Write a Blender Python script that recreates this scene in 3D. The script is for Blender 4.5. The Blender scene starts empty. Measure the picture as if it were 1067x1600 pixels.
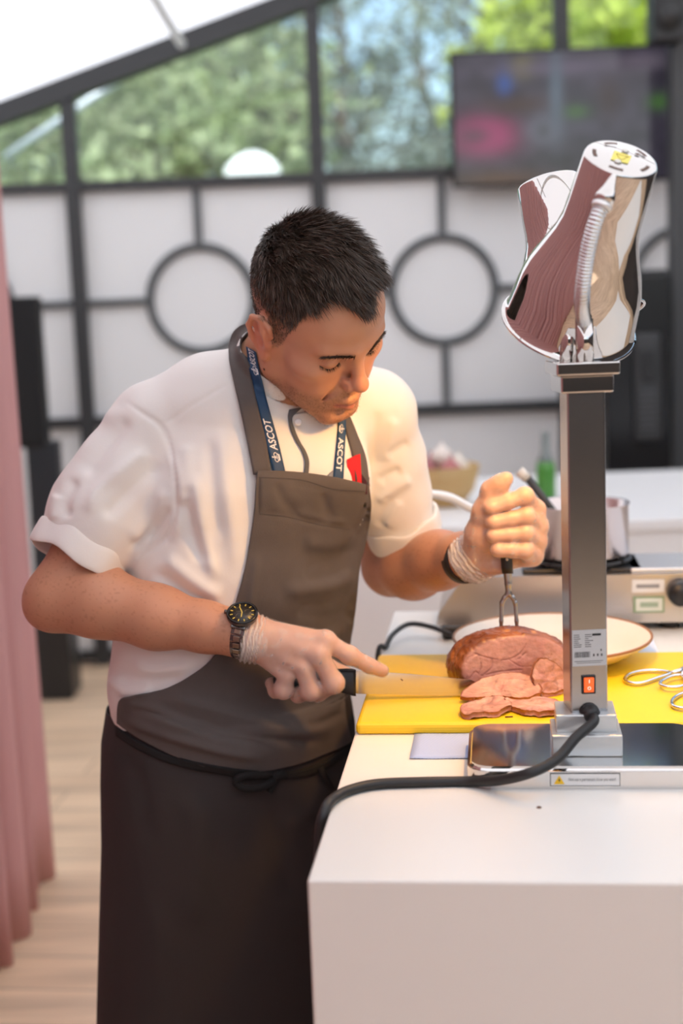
import bpy, bmesh, math, random
import numpy as np
from mathutils import Vector, Matrix, Euler
from mathutils.bvhtree import BVHTree
random.seed(7); RNG = np.random.default_rng(11)
SC = bpy.context.scene; COL = SC.collection

# ---------------------------------------------------------------- camera
W, H, FPX = 1067., 1600., 2222.
CAM = np.array([0., 0., 1.5]); PITCH = math.radians(8.55); ROLL = math.radians(2.2)
FW = np.array([0, math.cos(PITCH), -math.sin(PITCH)])
_U0 = np.array([0, math.sin(PITCH), math.cos(PITCH)]); _R0 = np.array([1., 0, 0])
RT = _R0*math.cos(ROLL) - _U0*math.sin(ROLL); UP = _U0*math.cos(ROLL) + _R0*math.sin(ROLL)
cd = bpy.data.cameras.new('camera'); cam = bpy.data.objects.new('camera', cd); COL.objects.link(cam)
cd.sensor_fit = 'VERTICAL'; cd.sensor_height = 36.; cd.sensor_width = 24.; cd.lens = 50.
cam.matrix_world = Matrix(((RT[0], UP[0], -FW[0], CAM[0]), (RT[1], UP[1], -FW[1], CAM[1]), (RT[2], UP[2], -FW[2], CAM[2]), (0, 0, 0, 1)))
cd.clip_start = .05; cd.clip_end = 200
cd.dof.use_dof = True; cd.dof.focus_distance = 1.83; cd.dof.aperture_fstop = 2.5
SC.camera = cam

HEAT_W = 9.5      # each heat bulb
# ---------------------------------------------------------------- sky, sun, exposure
wd = bpy.data.worlds.new('world'); SC.world = wd; wd.use_nodes = True
_nt = wd.node_tree; _sk = _nt.nodes.new('ShaderNodeTexSky'); _sk.sky_type = 'NISHITA'
_sk.sun_disc = False; _sk.sun_elevation = math.radians(55); _sk.sun_rotation = math.radians(200); _sk.air_density = 1.0; _sk.dust_density = 2.5
_bg = _nt.nodes['Background']; _nt.links.new(_sk.outputs[0], _bg.inputs[0]); _bg.inputs[1].default_value = .30
sd = bpy.data.lights.new('sun', 'SUN'); sun = bpy.data.objects.new('sun', sd); COL.objects.link(sun)
sd.energy = 4.6; sd.angle = math.radians(1.0); sd.color = (1, .97, .93)
sun.rotation_euler = Euler((math.radians(32), math.radians(14), 0)); sun.location = (0, -6, 12)
SC.view_settings.view_transform = 'Standard'; SC.view_settings.look = 'None'
SC.view_settings.gamma = 1.0; SC.view_settings.use_curve_mapping = False; SC.view_settings.exposure = 0.27
SC.cycles.use_denoising = True
SC.cycles.max_bounces = 10; SC.cycles.diffuse_bounces = 5; SC.cycles.glossy_bounces = 5; SC.cycles.transparent_max_bounces = 12
SC.cycles.caustics_reflective = False; SC.cycles.caustics_refractive = False
SC.cycles.sample_clamp_indirect = 6.0

# ---------------------------------------------------------------- helpers
def ray(x, y): return FW + RT*((x-W/2)/FPX) - UP*((y-H/2)/FPX)
def aty(x, y, Y): d = ray(x, y); return CAM + d*(Y/d[1])
def atz(x, y, z): d = ray(x, y); return CAM + d*((z-CAM[2])/d[2])
def project(p):
    v = np.asarray(p, float)-CAM; z = v@FW
    return np.stack([W/2+FPX*(v@RT)/z, H/2-FPX*(v@UP)/z], -1)
def V(p): return Vector((float(p[0]), float(p[1]), float(p[2])))

MATS = {}
def mat(name, col=(.8, .8, .8), rough=.5, metal=0., **kw):
    if name in MATS: return MATS[name]
    m = bpy.data.materials.new(name); m.use_nodes = True; nt = m.node_tree; b = nt.nodes['Principled BSDF']
    b.inputs['Base Color'].default_value = (*col, 1); b.inputs['Roughness'].default_value = rough; b.inputs['Metallic'].default_value = metal
    for k, v in kw.items():
        if k in ('noise', 'bump', 'attr', 'wave', 'subsurf', 'vec'): continue
        b.inputs[k.replace('_', ' ')].default_value = v
    src = None
    if kw.get('attr'):
        a = nt.nodes.new('ShaderNodeAttribute'); a.attribute_name = kw['attr']; src = a.outputs['Color']
        nt.links.new(src, b.inputs['Base Color'])
    if kw.get('noise'):
        sc, amt, c2 = kw['noise']            # scale, contrast 0..1, second colour
        tc = nt.nodes.new('ShaderNodeTexCoord'); n = nt.nodes.new('ShaderNodeTexNoise'); n.inputs['Scale'].default_value = 1.; n.inputs['Detail'].default_value = 6
        mp = nt.nodes.new('ShaderNodeMapping'); mp.inputs['Scale'].default_value = sc if isinstance(sc, tuple) else (sc, sc, sc)
        nt.links.new(tc.outputs['Object'], mp.inputs[0]); nt.links.new(mp.outputs[0], n.inputs[0])
        r = nt.nodes.new('ShaderNodeMapRange'); r.inputs[1].default_value = .3; r.inputs[2].default_value = .7; r.inputs[4].default_value = amt
        nt.links.new(n.outputs[0], r.inputs[0])
        x = nt.nodes.new('ShaderNodeMix'); x.data_type = 'RGBA'
        x.inputs['A'].default_value = (*col, 1); x.inputs['B'].default_value = (*c2, 1)
        if src is not None: nt.links.new(src, x.inputs['A'])
        nt.links.new(r.outputs[0], x.inputs['Factor']); nt.links.new(x.outputs['Result'], b.inputs['Base Color'])
    if kw.get('bump'):
        sc, st, dist = kw['bump']
        tc = nt.nodes.new('ShaderNodeTexCoord'); n = nt.nodes.new('ShaderNodeTexNoise'); n.inputs['Scale'].default_value = 1.; n.inputs['Detail'].default_value = 4
        mp = nt.nodes.new('ShaderNodeMapping'); mp.inputs['Scale'].default_value = sc if isinstance(sc, tuple) else (sc, sc, sc)
        nt.links.new(tc.outputs['Object'], mp.inputs[0]); nt.links.new(mp.outputs[0], n.inputs[0])
        bp = nt.nodes.new('ShaderNodeBump'); bp.inputs['Strength'].default_value = st; bp.inputs['Distance'].default_value = dist
        nt.links.new(n.outputs[0], bp.inputs['Height']); nt.links.new(bp.outputs[0], b.inputs['Normal'])
    MATS[name] = m; return m

def tag(o, label=None, cat=None, group=None, kind=None):
    if label: o['label'] = label
    if cat: o['category'] = cat
    if group: o['group'] = group
    if kind: o['kind'] = kind
    return o
def empty(name, loc=(0, 0, 0), rz=0., label=None, cat=None, group=None, kind=None):
    o = bpy.data.objects.new(name, None); COL.objects.link(o); o.location = V(loc); o.rotation_euler = (0, 0, rz); o.empty_display_size = .05
    return tag(o, label, cat, group, kind)
def link(name, me, m=None, parent=None, smooth=False):
    o = bpy.data.objects.new(name, me); COL.objects.link(o)
    if m is not None: me.materials.append(m)
    if smooth: me.polygons.foreach_set('use_smooth', [True]*len(me.polygons))
    if parent is not None: o.parent = parent
    return o
def obj_bm(name, bm, m=None, parent=None, smooth=False):
    me = bpy.data.meshes.new(name); bmesh.ops.recalc_face_normals(bm, faces=bm.faces); bm.to_mesh(me); bm.free()
    return link(name, me, m, parent, smooth)
def obj_pd(name, vs, fs, m=None, parent=None, smooth=False):
    me = bpy.data.meshes.new(name); me.from_pydata([tuple(map(float, v)) for v in vs], [], [tuple(map(int, f)) for f in fs]); me.update()
    return link(name, me, m, parent, smooth)
def world_children(root):
    """parts were modelled in world coordinates: keep them there under a root that stands at the thing's base"""
    bpy.context.view_layer.update()
    inv = root.matrix_world.inverted()
    for c in root.children:
        c.matrix_parent_inverse = inv

def b_box(bm, c, s, R=None, bev=0., seg=2):
    M = Matrix.Translation(V(c)) @ (R.to_4x4() if R is not None else Matrix()) @ Matrix.Diagonal((s[0], s[1], s[2], 1))
    r = bmesh.ops.create_cube(bm, size=1., matrix=M)
    if bev > 0:
        es = list({e for v in r['verts'] for e in v.link_edges})
        bmesh.ops.bevel(bm, geom=es, offset=bev, segments=seg, affect='EDGES', profile=.5)
    return bm
def box(name, c, s, m, parent=None, R=None, bev=0., seg=2):
    bm = bmesh.new(); b_box(bm, c, s, R, bev, seg); return obj_bm(name, bm, m, parent)
def frame_from(d, hint=(0, 0, 1)):
    d = np.asarray(d, float); d = d/np.linalg.norm(d); h = np.asarray(hint, float)
    if abs(d@h) > .97: h = np.array([1., 0, 0])
    a = np.cross(h, d); a /= np.linalg.norm(a); b = np.cross(d, a); return a, b, d
def lathe_pts(prof, o, d, n=48, a0=None):
    """prof: list of (r, t) along axis d from o"""
    a, b, d = frame_from(d) if a0 is None else a0
    o = np.asarray(o, float); vs = []; fs = []
    for r, t in prof:
        for i in range(n):
            q = 2*math.pi*i/n; vs.append(o + d*t + (a*math.cos(q)+b*math.sin(q))*r)
    for j in range(len(prof)-1):
        for i in range(n):
            fs.append((j*n+i, j*n+(i+1) % n, (j+1)*n+(i+1) % n, (j+1)*n+i))
    return vs, fs
def lathe(name, prof, o, d, m, parent=None, n=48, smooth=True, cap=True):
    vs, fs = lathe_pts(prof, o, d, n)
    if cap:
        if prof[0][0] > 1e-6: fs.append(tuple(range(n-1, -1, -1)))
        if prof[-1][0] > 1e-6: k = (len(prof)-1)*n; fs.append(tuple(range(k, k+n)))
    ob = obj_pd(name, vs, fs, m, parent, smooth)
    return ob
def catmull(P, n=8, closed=False):
    P = np.asarray(P, float); out = []; N = len(P)
    for i in range(N if closed else N-1):
        if closed: a, b, c, d = P[(i-1) % N], P[i], P[(i+1) % N], P[(i+2) % N]
        else: a, b, c, d = P[max(i-1, 0)], P[i], P[i+1], P[min(i+2, N-1)]
        for k in range(n):
            t = k/n; out.append(.5*((2*b)+(-a+c)*t+(2*a-5*b+4*c-d)*t*t+(-a+3*b-3*c+d)*t**3))
    if not closed: out.append(P[-1])
    return np.array(out)
def tube_pts(P, r, n=10, closed=False, cap=True):
    P = np.asarray(P, float); N = len(P); rs = np.broadcast_to(r, (N,)) if np.ndim(r) <= 1 else r
    T = np.gradient(P, axis=0) if not closed else np.roll(P, -1, 0)-np.roll(P, 1, 0)
    T /= np.linalg.norm(T, axis=1, keepdims=True)+1e-12
    a, b, _ = frame_from(T[0]); vs = []; fs = []
    for i in range(N):
        a = a - T[i]*(a@T[i]); a /= np.linalg.norm(a); b = np.cross(T[i], a)
        for k in range(n):
            q = 2*math.pi*k/n; vs.append(P[i]+(a*math.cos(q)+b*math.sin(q))*rs[i])
    for i in range(N if closed else N-1):
        j = (i+1) % N
        for k in range(n): fs.append((i*n+k, i*n+(k+1) % n, j*n+(k+1) % n, j*n+k))
    if cap and not closed:
        fs.append(tuple(range(n-1, -1, -1))); fs.append(tuple(range((N-1)*n, N*n)))
    return vs, fs
def tube(name, P, r, m, parent=None, n=10, closed=False, cap=True):
    vs, fs = tube_pts(P, r, n, closed, cap); return obj_pd(name, vs, fs, m, parent, True)
def join_pd(parts):
    vs = []; fs = []
    for v, f in parts:
        k = len(vs); vs += list(v); fs += [tuple(i+k for i in q) for q in f]
    return vs, fs
def text_mesh(s, size=1.0, bold=False):
    """flat text as (verts, faces), starting at x=0, baseline y=0"""
    cu = bpy.data.curves.new('text', 'FONT'); cu.body = s; cu.size = size; cu.resolution_u = 3
    if bold: cu.offset = size*.014
    o = bpy.data.objects.new('text', cu); COL.objects.link(o)
    dg = bpy.context.evaluated_depsgraph_get(); dg.update(); me = bpy.data.meshes.new_from_object(o.evaluated_get(dg))
    vs = [tuple(v.co) for v in me.vertices]; fs = [tuple(p.vertices) for p in me.polygons]
    bpy.data.objects.remove(o); bpy.data.curves.remove(cu); bpy.data.meshes.remove(me)
    return vs, fs
def set_colors(o, cols, name='Col'):
    me = o.data; a = me.color_attributes.new(name, 'FLOAT_COLOR', 'POINT')
    c = np.ones((len(me.vertices), 4), np.float32); c[:, :3] = cols; a.data.foreach_set('color', c.ravel())
def smoothstep(a, b, x): t = np.clip((np.asarray(x)-a)/(b-a), 0, 1); return t*t*(3-2*t)

# ---------------------------------------------------------------- signed-distance modelling
class SDF:
    def __init__(s, voxel): s.h = voxel; s.p = []
    def _add(s, f, lo, hi, op, k, pad=0): s.p.append((f, np.asarray(lo)-k-pad, np.asarray(hi)+k+pad, op, k))
    def ell(s, c, r, R=None, k=.01, op='u'):
        c = np.asarray(c, float); r = np.asarray(r, float)*np.ones(3); Rm = np.eye(3) if R is None else np.asarray(R, float)
        e = np.sqrt(((Rm*r)**2).sum(1))
        def f(p):
            q = (p-c)@Rm; a = np.linalg.norm(q/r, axis=-1); b = np.linalg.norm(q/(r*r), axis=-1)+1e-9; return a*(a-1)/b
        s._add(f, c-e, c+e, op, k)
    def cone(s, a, b, ra, rb, k=.01, op='u', w=None, fl=1.):
        a = np.asarray(a, float); b = np.asarray(b, float); ba = b-a; L2 = ba@ba+1e-12
        if w is not None:
            w = np.asarray(w, float); w = w-ba*(w@ba)/L2; w = w/np.linalg.norm(w)
        def f(p):
            q = p-a; t = np.clip((q@ba)/L2, 0, 1); o = q-t[..., None]*ba
            if w is not None: o = o-(o@w)[..., None]*w*(1-1/fl)
            return np.linalg.norm(o, axis=-1)-(ra+(rb-ra)*t)
        R = max(ra, rb)*max(fl, 1); s._add(f, np.minimum(a, b)-R, np.maximum(a, b)+R, op, k)
    def chain(s, P, r, k=.01, op='u', w=None, fl=1.):
        for i in range(len(P)-1): s.cone(P[i], P[i+1], r[i], r[i+1], k, op, w, fl)
    def plane(s, c, n, lo, hi, k=.004):       # keep the side below the plane (n points to what is cut away)
        c = np.asarray(c, float); n = np.asarray(n, float)/np.linalg.norm(n)
        s._add(lambda p: -((p-c)@n), lo, hi, 's', k)
    def field(s, p, act):
        d = np.full(p.shape[:-1], 1., np.float32)
        for f, lo, hi, op, k in act:
            e = f(p)
            if op == 'u':
                h = np.clip(.5+.5*(d-e)/k, 0, 1); d = d+(e-d)*h-k*h*(1-h)
            elif op == 's':
                h = np.clip(.5-.5*(d+e)/k, 0, 1); d = d+(-e-d)*h+k*h*(1-h)
        return d
    def mesh(s, B=20):
        h = s.h; lo = np.min([q[1] for q in s.p if q[3] == 'u'], 0)-3*h; hi = np.max([q[2] for q in s.p if q[3] == 'u'], 0)+3*h
        n = np.ceil((hi-lo)/h).astype(int)+2; nb = np.ceil(n/B).astype(int); N = nb*B+4
        gid = lambda I: ((I[:, 0]+1)*N[1]+(I[:, 1]+1))*N[2]+(I[:, 2]+1)
        LO = np.array([q[1] for q in s.p]); HI = np.array([q[2] for q in s.p]); isu = np.array([q[3] == 'u' for q in s.p])
        ids = []; pos = []; quads = []
        g = np.arange(B+2); G = np.stack(np.meshgrid(g, g, g, indexing='ij'), -1)
        C = [np.array(c) for c in ((0,0,0),(1,0,0),(0,1,0),(1,1,0),(0,0,1),(1,0,1),(0,1,1),(1,1,1))]
        ED = [(0,1),(2,3),(4,5),(6,7),(0,2),(1,3),(4,6),(5,7),(0,4),(1,5),(2,6),(3,7)]
        for bi in np.ndindex(*nb):
            b0 = np.array(bi)*B; wl = lo+b0*h; wh = wl+(B+1)*h
            m = np.all((LO-2*h <= wh) & (HI+2*h >= wl), 1)
            if not (m & isu).any(): continue
            act = [s.p[i] for i in np.nonzero(m)[0]]
            # quick reject on a coarse sub-lattice
            d = s.field(wl+G*h, act)
            if (d > 0).all() or (d < 0).all(): continue
            # cells: B+1 per axis; keep those < B for ownership
            n1 = B+1; ins = d < 0
            cv = [d[c[0]:c[0]+n1, c[1]:c[1]+n1, c[2]:c[2]+n1] for c in C]
            sg = sum((v < 0).astype(np.int8) for v in cv); actc = (sg > 0) & (sg < 8)
            own = actc.copy(); own[B] = False; own[:, B] = False; own[:, :, B] = False
            I = np.argwhere(own)
            if len(I):
                vals = np.stack([v[own] for v in cv], 1); acc = np.zeros((len(I), 3)); cnt = np.zeros(len(I))
                for a, b in ED:
                    va, vb = vals[:, a], vals[:, b]; x = (va < 0) != (vb < 0)
                    t = np.where(x, va/np.where(x, va-vb, 1), 0)
                    acc += np.where(x[:, None], C[a]+t[:, None]*(C[b]-C[a]), 0); cnt += x
                ids.append(gid(I+b0)); pos.append(lo+(I+b0+acc/cnt[:, None])*h)
            for ax in range(3):
                u, v = (ax+1) % 3, (ax+2) % 3
                sl0 = [slice(0, B)]*3; sl1 = [slice(0, B)]*3; sl1[ax] = slice(1, B+1)
                A0 = ins[tuple(sl0)]; A1 = ins[tuple(sl1)]; X = np.argwhere(A0 != A1)
                if not len(X): continue
                fl = A0[X[:, 0], X[:, 1], X[:, 2]]; X = X+b0; eu = np.zeros(3, int); eu[u] = 1; ev = np.zeros(3, int); ev[v] = 1
                q = np.stack([gid(X-eu-ev), gid(X-ev), gid(X), gid(X-eu)], 1)
                q[~fl] = q[~fl][:, ::-1]; quads.append(q)
        ids = np.concatenate(ids); pos = np.concatenate(pos); quads = np.concatenate(quads)
        o = np.argsort(ids); ids = ids[o]; pos = pos[o]
        f = np.searchsorted(ids, quads); f = np.minimum(f, len(ids)-1); ok = (ids[f] == quads).all(1)
        return pos, f[ok]
def np_mesh(name, v, f, m=None, parent=None, smooth=True):
    me = bpy.data.meshes.new(name); nv, nf = len(v), len(f); kf = f.shape[1]
    me.vertices.add(nv); me.vertices.foreach_set('co', np.asarray(v, np.float32).ravel())
    me.loops.add(nf*kf); me.loops.foreach_set('vertex_index', np.asarray(f, np.int32).ravel())
    me.polygons.add(nf); me.polygons.foreach_set('loop_start', np.arange(0, nf*kf, kf, dtype=np.int32))
    me.update(calc_edges=True); me.validate()
    return link(name, me, m, parent, smooth)
def vnormals(v, f):
    a = v[f[:, 2]]-v[f[:, 0]]; b = v[f[:, 3]]-v[f[:, 1]]; fn = np.cross(a, b); n = np.zeros_like(v)
    for k in range(4): np.add.at(n, f[:, k], fn)
    return n/(np.linalg.norm(n, axis=1, keepdims=True)+1e-12)
def relax(v, f, it=1, lam=.5):
    for _ in range(it):
        acc = np.zeros_like(v); cnt = np.zeros(len(v))
        for k in range(4):
            a, b = f[:, k], f[:, (k+1) % 4]
            np.add.at(acc, a, v[b]); np.add.at(cnt, a, 1); np.add.at(acc, b, v[a]); np.add.at(cnt, b, 1)
        v = v+lam*(acc/np.maximum(cnt, 1)[:, None]-v)
    return v
def polydist(q, P):
    """distance of 2-D/3-D points q to polyline P, and parameter 0..1 along it"""
    P = np.asarray(P, float); best = np.full(len(q), 1e9); par = np.zeros(len(q)); L = np.concatenate([[0], np.cumsum(np.linalg.norm(np.diff(P, axis=0), axis=1))])
    side = np.zeros(len(q))
    for i in range(len(P)-1):
        a, b = P[i], P[i+1]; ba = b-a; t = np.clip(((q-a)@ba)/(ba@ba), 0, 1); o = q-a-t[:, None]*ba; d = np.linalg.norm(o, axis=1); m = d < best
        best[m] = d[m]; par[m] = (L[i]+t[m]*(L[i+1]-L[i]))/L[-1]
        if P.shape[1] == 2: side[m] = np.sign(ba[0]*(q[m, 1]-a[1])-ba[1]*(q[m, 0]-a[0]))
    return best, par, side
def vnoise(p, s, seed=0):
    """cheap smooth value noise, -1..1"""
    q = np.asarray(p, float)*s+seed*17.31; i = np.floor(q).astype(np.int64); f = q-i; f = f*f*(3-2*f); r = np.zeros(len(q))
    for dx in (0, 1):
        for dy in (0, 1):
            for dz in (0, 1):
                hsh = ((i[:, 0]+dx)*73856093) ^ ((i[:, 1]+dy)*19349663) ^ ((i[:, 2]+dz)*83492791); hsh = (hsh*2654435761) & 0xffffffff
                val = ((hsh >> 8) & 0xffff)/32767.5-1
                r += val*(f[:, 0] if dx else 1-f[:, 0])*(f[:, 1] if dy else 1-f[:, 1])*(f[:, 2] if dz else 1-f[:, 2])
    return r
# ================================================================ setting
WY = 5.9                                   # gable wall
def roofz(x): return 2.279 + .325*(x+1.311) if x < 2.6 else 2.279+.325*3.911-.325*(x-2.6)
M_white = mat('wall_panel_white', (.80, .80, .80), .6, bump=(60, .05, .002))
M_frame = mat('frame_dark', (.035, .036, .038), .45)
M_ring = mat('frame_grey', (.10, .105, .11), .5)

# floor
m = mat('floor_wood', (.55, .40, .27), .45)
nt = m.node_tree; b = nt.nodes['Principled BSDF']
tc = nt.nodes.new('ShaderNodeTexCoord'); mp = nt.nodes.new('ShaderNodeMapping'); mp.inputs['Scale'].default_value = (1.1, 9, 1); mp.inputs['Rotation'].default_value = (0, 0, .12)
n1 = nt.nodes.new('ShaderNodeTexNoise'); n1.inputs['Scale'].default_value = 1.6; n1.inputs['Detail'].default_value = 8
br = nt.nodes.new('ShaderNodeTexBrick'); br.inputs['Scale'].default_value = 1.; br.inputs['Mortar Size'].default_value = .004
br.inputs['Color1'].default_value = (.80, .585, .395, 1); br.inputs['Color2'].default_value = (.70, .50, .33, 1); br.inputs['Mortar'].default_value = (.50, .36, .24, 1)
br.inputs['Brick Width'].default_value = 1.4; br.inputs['Row Height'].default_value = .16
mp2 = nt.nodes.new('ShaderNodeMapping'); mp2.inputs['Rotation'].default_value = (0, 0, .12)
mx = nt.nodes.new('ShaderNodeMix'); mx.data_type = 'RGBA'; mx.blend_type = 'MULTIPLY'; mx.inputs['Factor'].default_value = .55
rg = nt.nodes.new('ShaderNodeMapRange'); rg.inputs[1].default_value = .3; rg.inputs[2].default_value = .7; rg.inputs[3].default_value = .55; rg.inputs[4].default_value = 1.25
nt.links.new(tc.outputs['Object'], mp.inputs[0]); nt.links.new(mp.outputs[0], n1.inputs[0]); nt.links.new(tc.outputs['Object'], mp2.inputs[0]); nt.links.new(mp2.outputs[0], br.inputs[0])
nt.links.new(n1.outputs[0], rg.inputs[0]); nt.links.new(br.outputs[0], mx.inputs['A']); nt.links.new(rg.outputs[0], mx.inputs['B']); nt.links.new(mx.outputs['Result'], b.inputs['Base Color'])
fl = box('floor', (1.6, 1.0, -.05), (7.2, 10.2, .1), m); tag(fl, 'pale wood plank floor', 'floor', kind='structure')
m = mat('grass_ground', (.09, .16, .04), .9, noise=(2., .7, (.15, .2, .06)))
g = box('ground', (2, 16, -.16), (90, 70, .1), m); tag(g, 'green lawn outside the marquee', 'ground', kind='structure')

# gable wall: panels, rails, posts, rings
wb = empty('wall_back', (0, WY, 0), label='white panelled gable wall with dark frame and rings', cat='wall', kind='structure')
XS = [-2.03, -1.035, -.043, .949, 1.94, 2.93, 3.92, 4.91]
for i in range(len(XS)-1):
    a, c = XS[i], XS[i+1]; w = c-a; xc = (a+c)/2
    for z0, z1 in ((0, 1.03), (1.03, 1.985)):
        box('panel', (xc, .03, (z0+z1)/2), (w-.004, .04, z1-z0-.004), M_white, wb, bev=.004, seg=1)
    # ring with four spokes
    q = np.linspace(0, 2*math.pi, 48, endpoint=False); zc = 1.517
    tube('ring', np.stack([xc+.212*np.cos(q), np.zeros(48), zc+.212*np.sin(q)], 1), .018, M_ring, wb, 8, closed=True)
    for dx, dz in ((1, 0), (-1, 0), (0, 1), (0, -1)):
        if dx: box('spoke', (xc+dx*(.212+w/2)/2, 0, zc), (w/2-.212, .03, .03), M_ring, wb)
        else: box('spoke', (xc, 0, zc+dz*.212+dz*.135), (.03, .03, .27), M_ring, wb)
    for z in (1.03, 1.985, .04):
        box('rail', (xc, 0, z), (w, .05, .042), M_frame, wb)
for x in XS:
    zt = roofz(x)-.02; box('post', (x, 0, zt/2), (.058, .07, zt), M_frame, wb)
# sloping roof beam on the gable
for (x0, x1) in ((-2.05, 2.6), (2.6, 5.0)):
    z0, z1 = roofz(x0), roofz(x1); L = math.hypot(x1-x0, z1-z0); ang = -math.atan2(z1-z0, x1-x0)
    box('roof_beam', ((x0+x1)/2, 0, (z0+z1)/2), (L, .09, .085), M_frame, wb, R=Euler((0, ang, 0)).to_matrix())
# glass panes above the rail
mg = bpy.data.materials.new('window_glass'); mg.use_nodes = True; nt = mg.node_tree; nt.nodes.clear()
o_ = nt.nodes.new('ShaderNodeOutputMaterial'); tr = nt.nodes.new('ShaderNodeBsdfTransparent'); tr.inputs[0].default_value = (.86, .91, .90, 1); gl = nt.nodes.new('ShaderNodeBsdfGlossy'); gl.inputs['Roughness'].default_value = .02
mxs = nt.nodes.new('ShaderNodeMixShader'); fr = nt.nodes.new('ShaderNodeFresnel'); fr.inputs[0].default_value = 1.45
nt.links.new(fr.outputs[0], mxs.inputs[0]); nt.links.new(tr.outputs[0], mxs.inputs[1]); nt.links.new(gl.outputs[0], mxs.inputs[2]); nt.links.new(mxs.outputs[0], o_.inputs[0])
for i in range(len(XS)-1):
    a, c = XS[i]+.03, XS[i+1]-.03; pts = [(a, 2.0), (c, 2.0), (c, roofz(c)-.04)] + ([(2.6, roofz(2.6)-.04)] if a < 2.6 < c else []) + [(a, roofz(a)-.04)]
    n = len(pts); vs = [(x, WY-.004, z) for x, z in pts]+[(x, WY+.004, z) for x, z in pts]
    fs = [tuple(range(n)), tuple(range(2*n-1, n-1, -1))]+[(k, n+k, n+(k+1) % n, (k+1) % n) for k in range(n)]
    o = obj_pd('window_%d' % (i+1), vs, fs, mg); tag(o, 'clear gable glazing between dark posts', 'window', 'gable panes', 'structure')

# fabric roof: two translucent slopes lit by the sun outside
mc = bpy.data.materials.new('roof_fabric'); mc.use_nodes = True; nt = mc.node_tree; nt.nodes.clear()
o_ = nt.nodes.new('ShaderNodeOutputMaterial'); tl = nt.nodes.new('ShaderNodeBsdfTranslucent'); tl.inputs[0].default_value = (.88, .88, .87, 1); df = nt.nodes.new('ShaderNodeBsdfDiffuse'); df.inputs[0].default_value = (.85, .85, .85, 1)
ms = nt.nodes.new('ShaderNodeMixShader'); ms.inputs[0].default_value = .42
nt.links.new(tl.outputs[0], ms.inputs[1]); nt.links.new(df.outputs[0], ms.inputs[2]); nt.links.new(ms.outputs[0], o_.inputs[0])
Y0, Y1 = -4.0, WY+.25
vs = []; e = .06
for x in (-2.05, 2.6, 5.0): vs += [(x, Y0, roofz(x)+e), (x, Y1, roofz(x)+e)]
o = obj_pd('ceiling', vs, [(0, 1, 3, 2), (2, 3, 5, 4)], mc); tag(o, 'white translucent marquee roof fabric', 'ceiling', kind='structure')
M_refl = mat('reflection_pale', (.72, .75, .80), .35, .3)
# slim pale rafter and purlins under the fabric
p0 = aty(283, 68, WY-.35); 
rr = [V((p0[0], y, p0[2])) for y in (1.0, WY-.35)]
o = tube('trim_1', [tuple(v) for v in rr], .018, mc); tag(o, 'pale round purlin tube under the white roof', 'beam', kind='structure')
for k, yy in enumerate((3.55, 1.2, -1.2)):
    xa, xb = -2.0, 2.6; za, zb = roofz(xa)+.02, roofz(xb)+.02; L = math.hypot(xb-xa, zb-za)
    o = box('trim_%d' % (k+2), ((xa+xb)/2, yy, (za+zb)/2), (L, .05, .05), mc, R=Euler((0, -math.atan2(zb-za, xb-xa), 0)).to_matrix()); tag(o, 'pale aluminium rafter under the white roof', 'beam', 'pale rafters', 'structure')
# side walls
M_cloth = mat('side_fabric', (.78, .78, .77), .8)
o = box('wall_left', (-2.06, .95, 1.07), (.03, 10, 2.14), M_cloth); tag(o, 'white fabric side wall', 'wall', kind='structure')
o = box('wall_right', (5.02, .95, 1.3), (.03, 10, 2.6), mat('dark_wall', (.05, .045, .045), .7)); tag(o, 'dark lining of the far side', 'wall', kind='structure')
# unseen front behind the camera: posts, rails, and dark panels added to darken reflections
wf = empty('wall_front', (0, -3.95, 0), label='front grid behind the camera with dark panels added to darken reflections', cat='wall', kind='structure')
for x in np.arange(-2.0, 5.01, 1.0): box('post', (x, 0, (roofz(x)-.02)/2), (.06, .06, roofz(x)-.02), M_frame, wf)
for z in (.05, 1.0, 2.0): box('rail', (1.5, 0, z), (7, .05, .05), M_frame, wf)
M_dkp = mat('added_dark_panel', (.055, .048, .045), .6)
for x in np.arange(-2.0, 4.5, 1.0):
    for z0, z1 in ((.07, .98), (1.02, 1.98)): box('panel', (x+.5, .0, (z0+z1)/2), (.93, .03, z1-z0), M_dkp, wf, bev=.004, seg=1)

# pink drape along the left
n = 520; ys = np.linspace(3.62, -2.2, n); vs = []; fs = []
s = np.arange(n)*.0112
for k, z in enumerate(np.linspace(.004, 1., 14)):
    zz = z*(roofz(-.84)+.02) if k else .004
    fl_ = 1+.35*(1-z)
    off = fl_*(.026*np.sin(s*2*math.pi/.17+1.2*np.sin(s*2.1))+.014*np.sin(s*2*math.pi/.071+2*np.sin(s*1.3)+z*.6)) - .012*(1-z)
    for j in range(n): vs.append((-.845+off[j]+.012*(1-z)**2, ys[j]+.012*math.sin(s[j]*60+z), zz))
for k in range(13):
    for j in range(n-1): fs.append((k*n+j, k*n+j+1, (k+1)*n+j+1, (k+1)*n+j))
o = obj_pd('curtain', vs, fs, mat('drape_pink', (.60, .315, .305), .7, noise=((30, 30, 2), .25, (.52, .26, .255))), smooth=True)
md = o.modifiers.new('thickness', 'SOLIDIFY'); md.thickness = .003
tag(o, 'dusty pink floor-length pleated drape along the left side', 'curtain')

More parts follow.
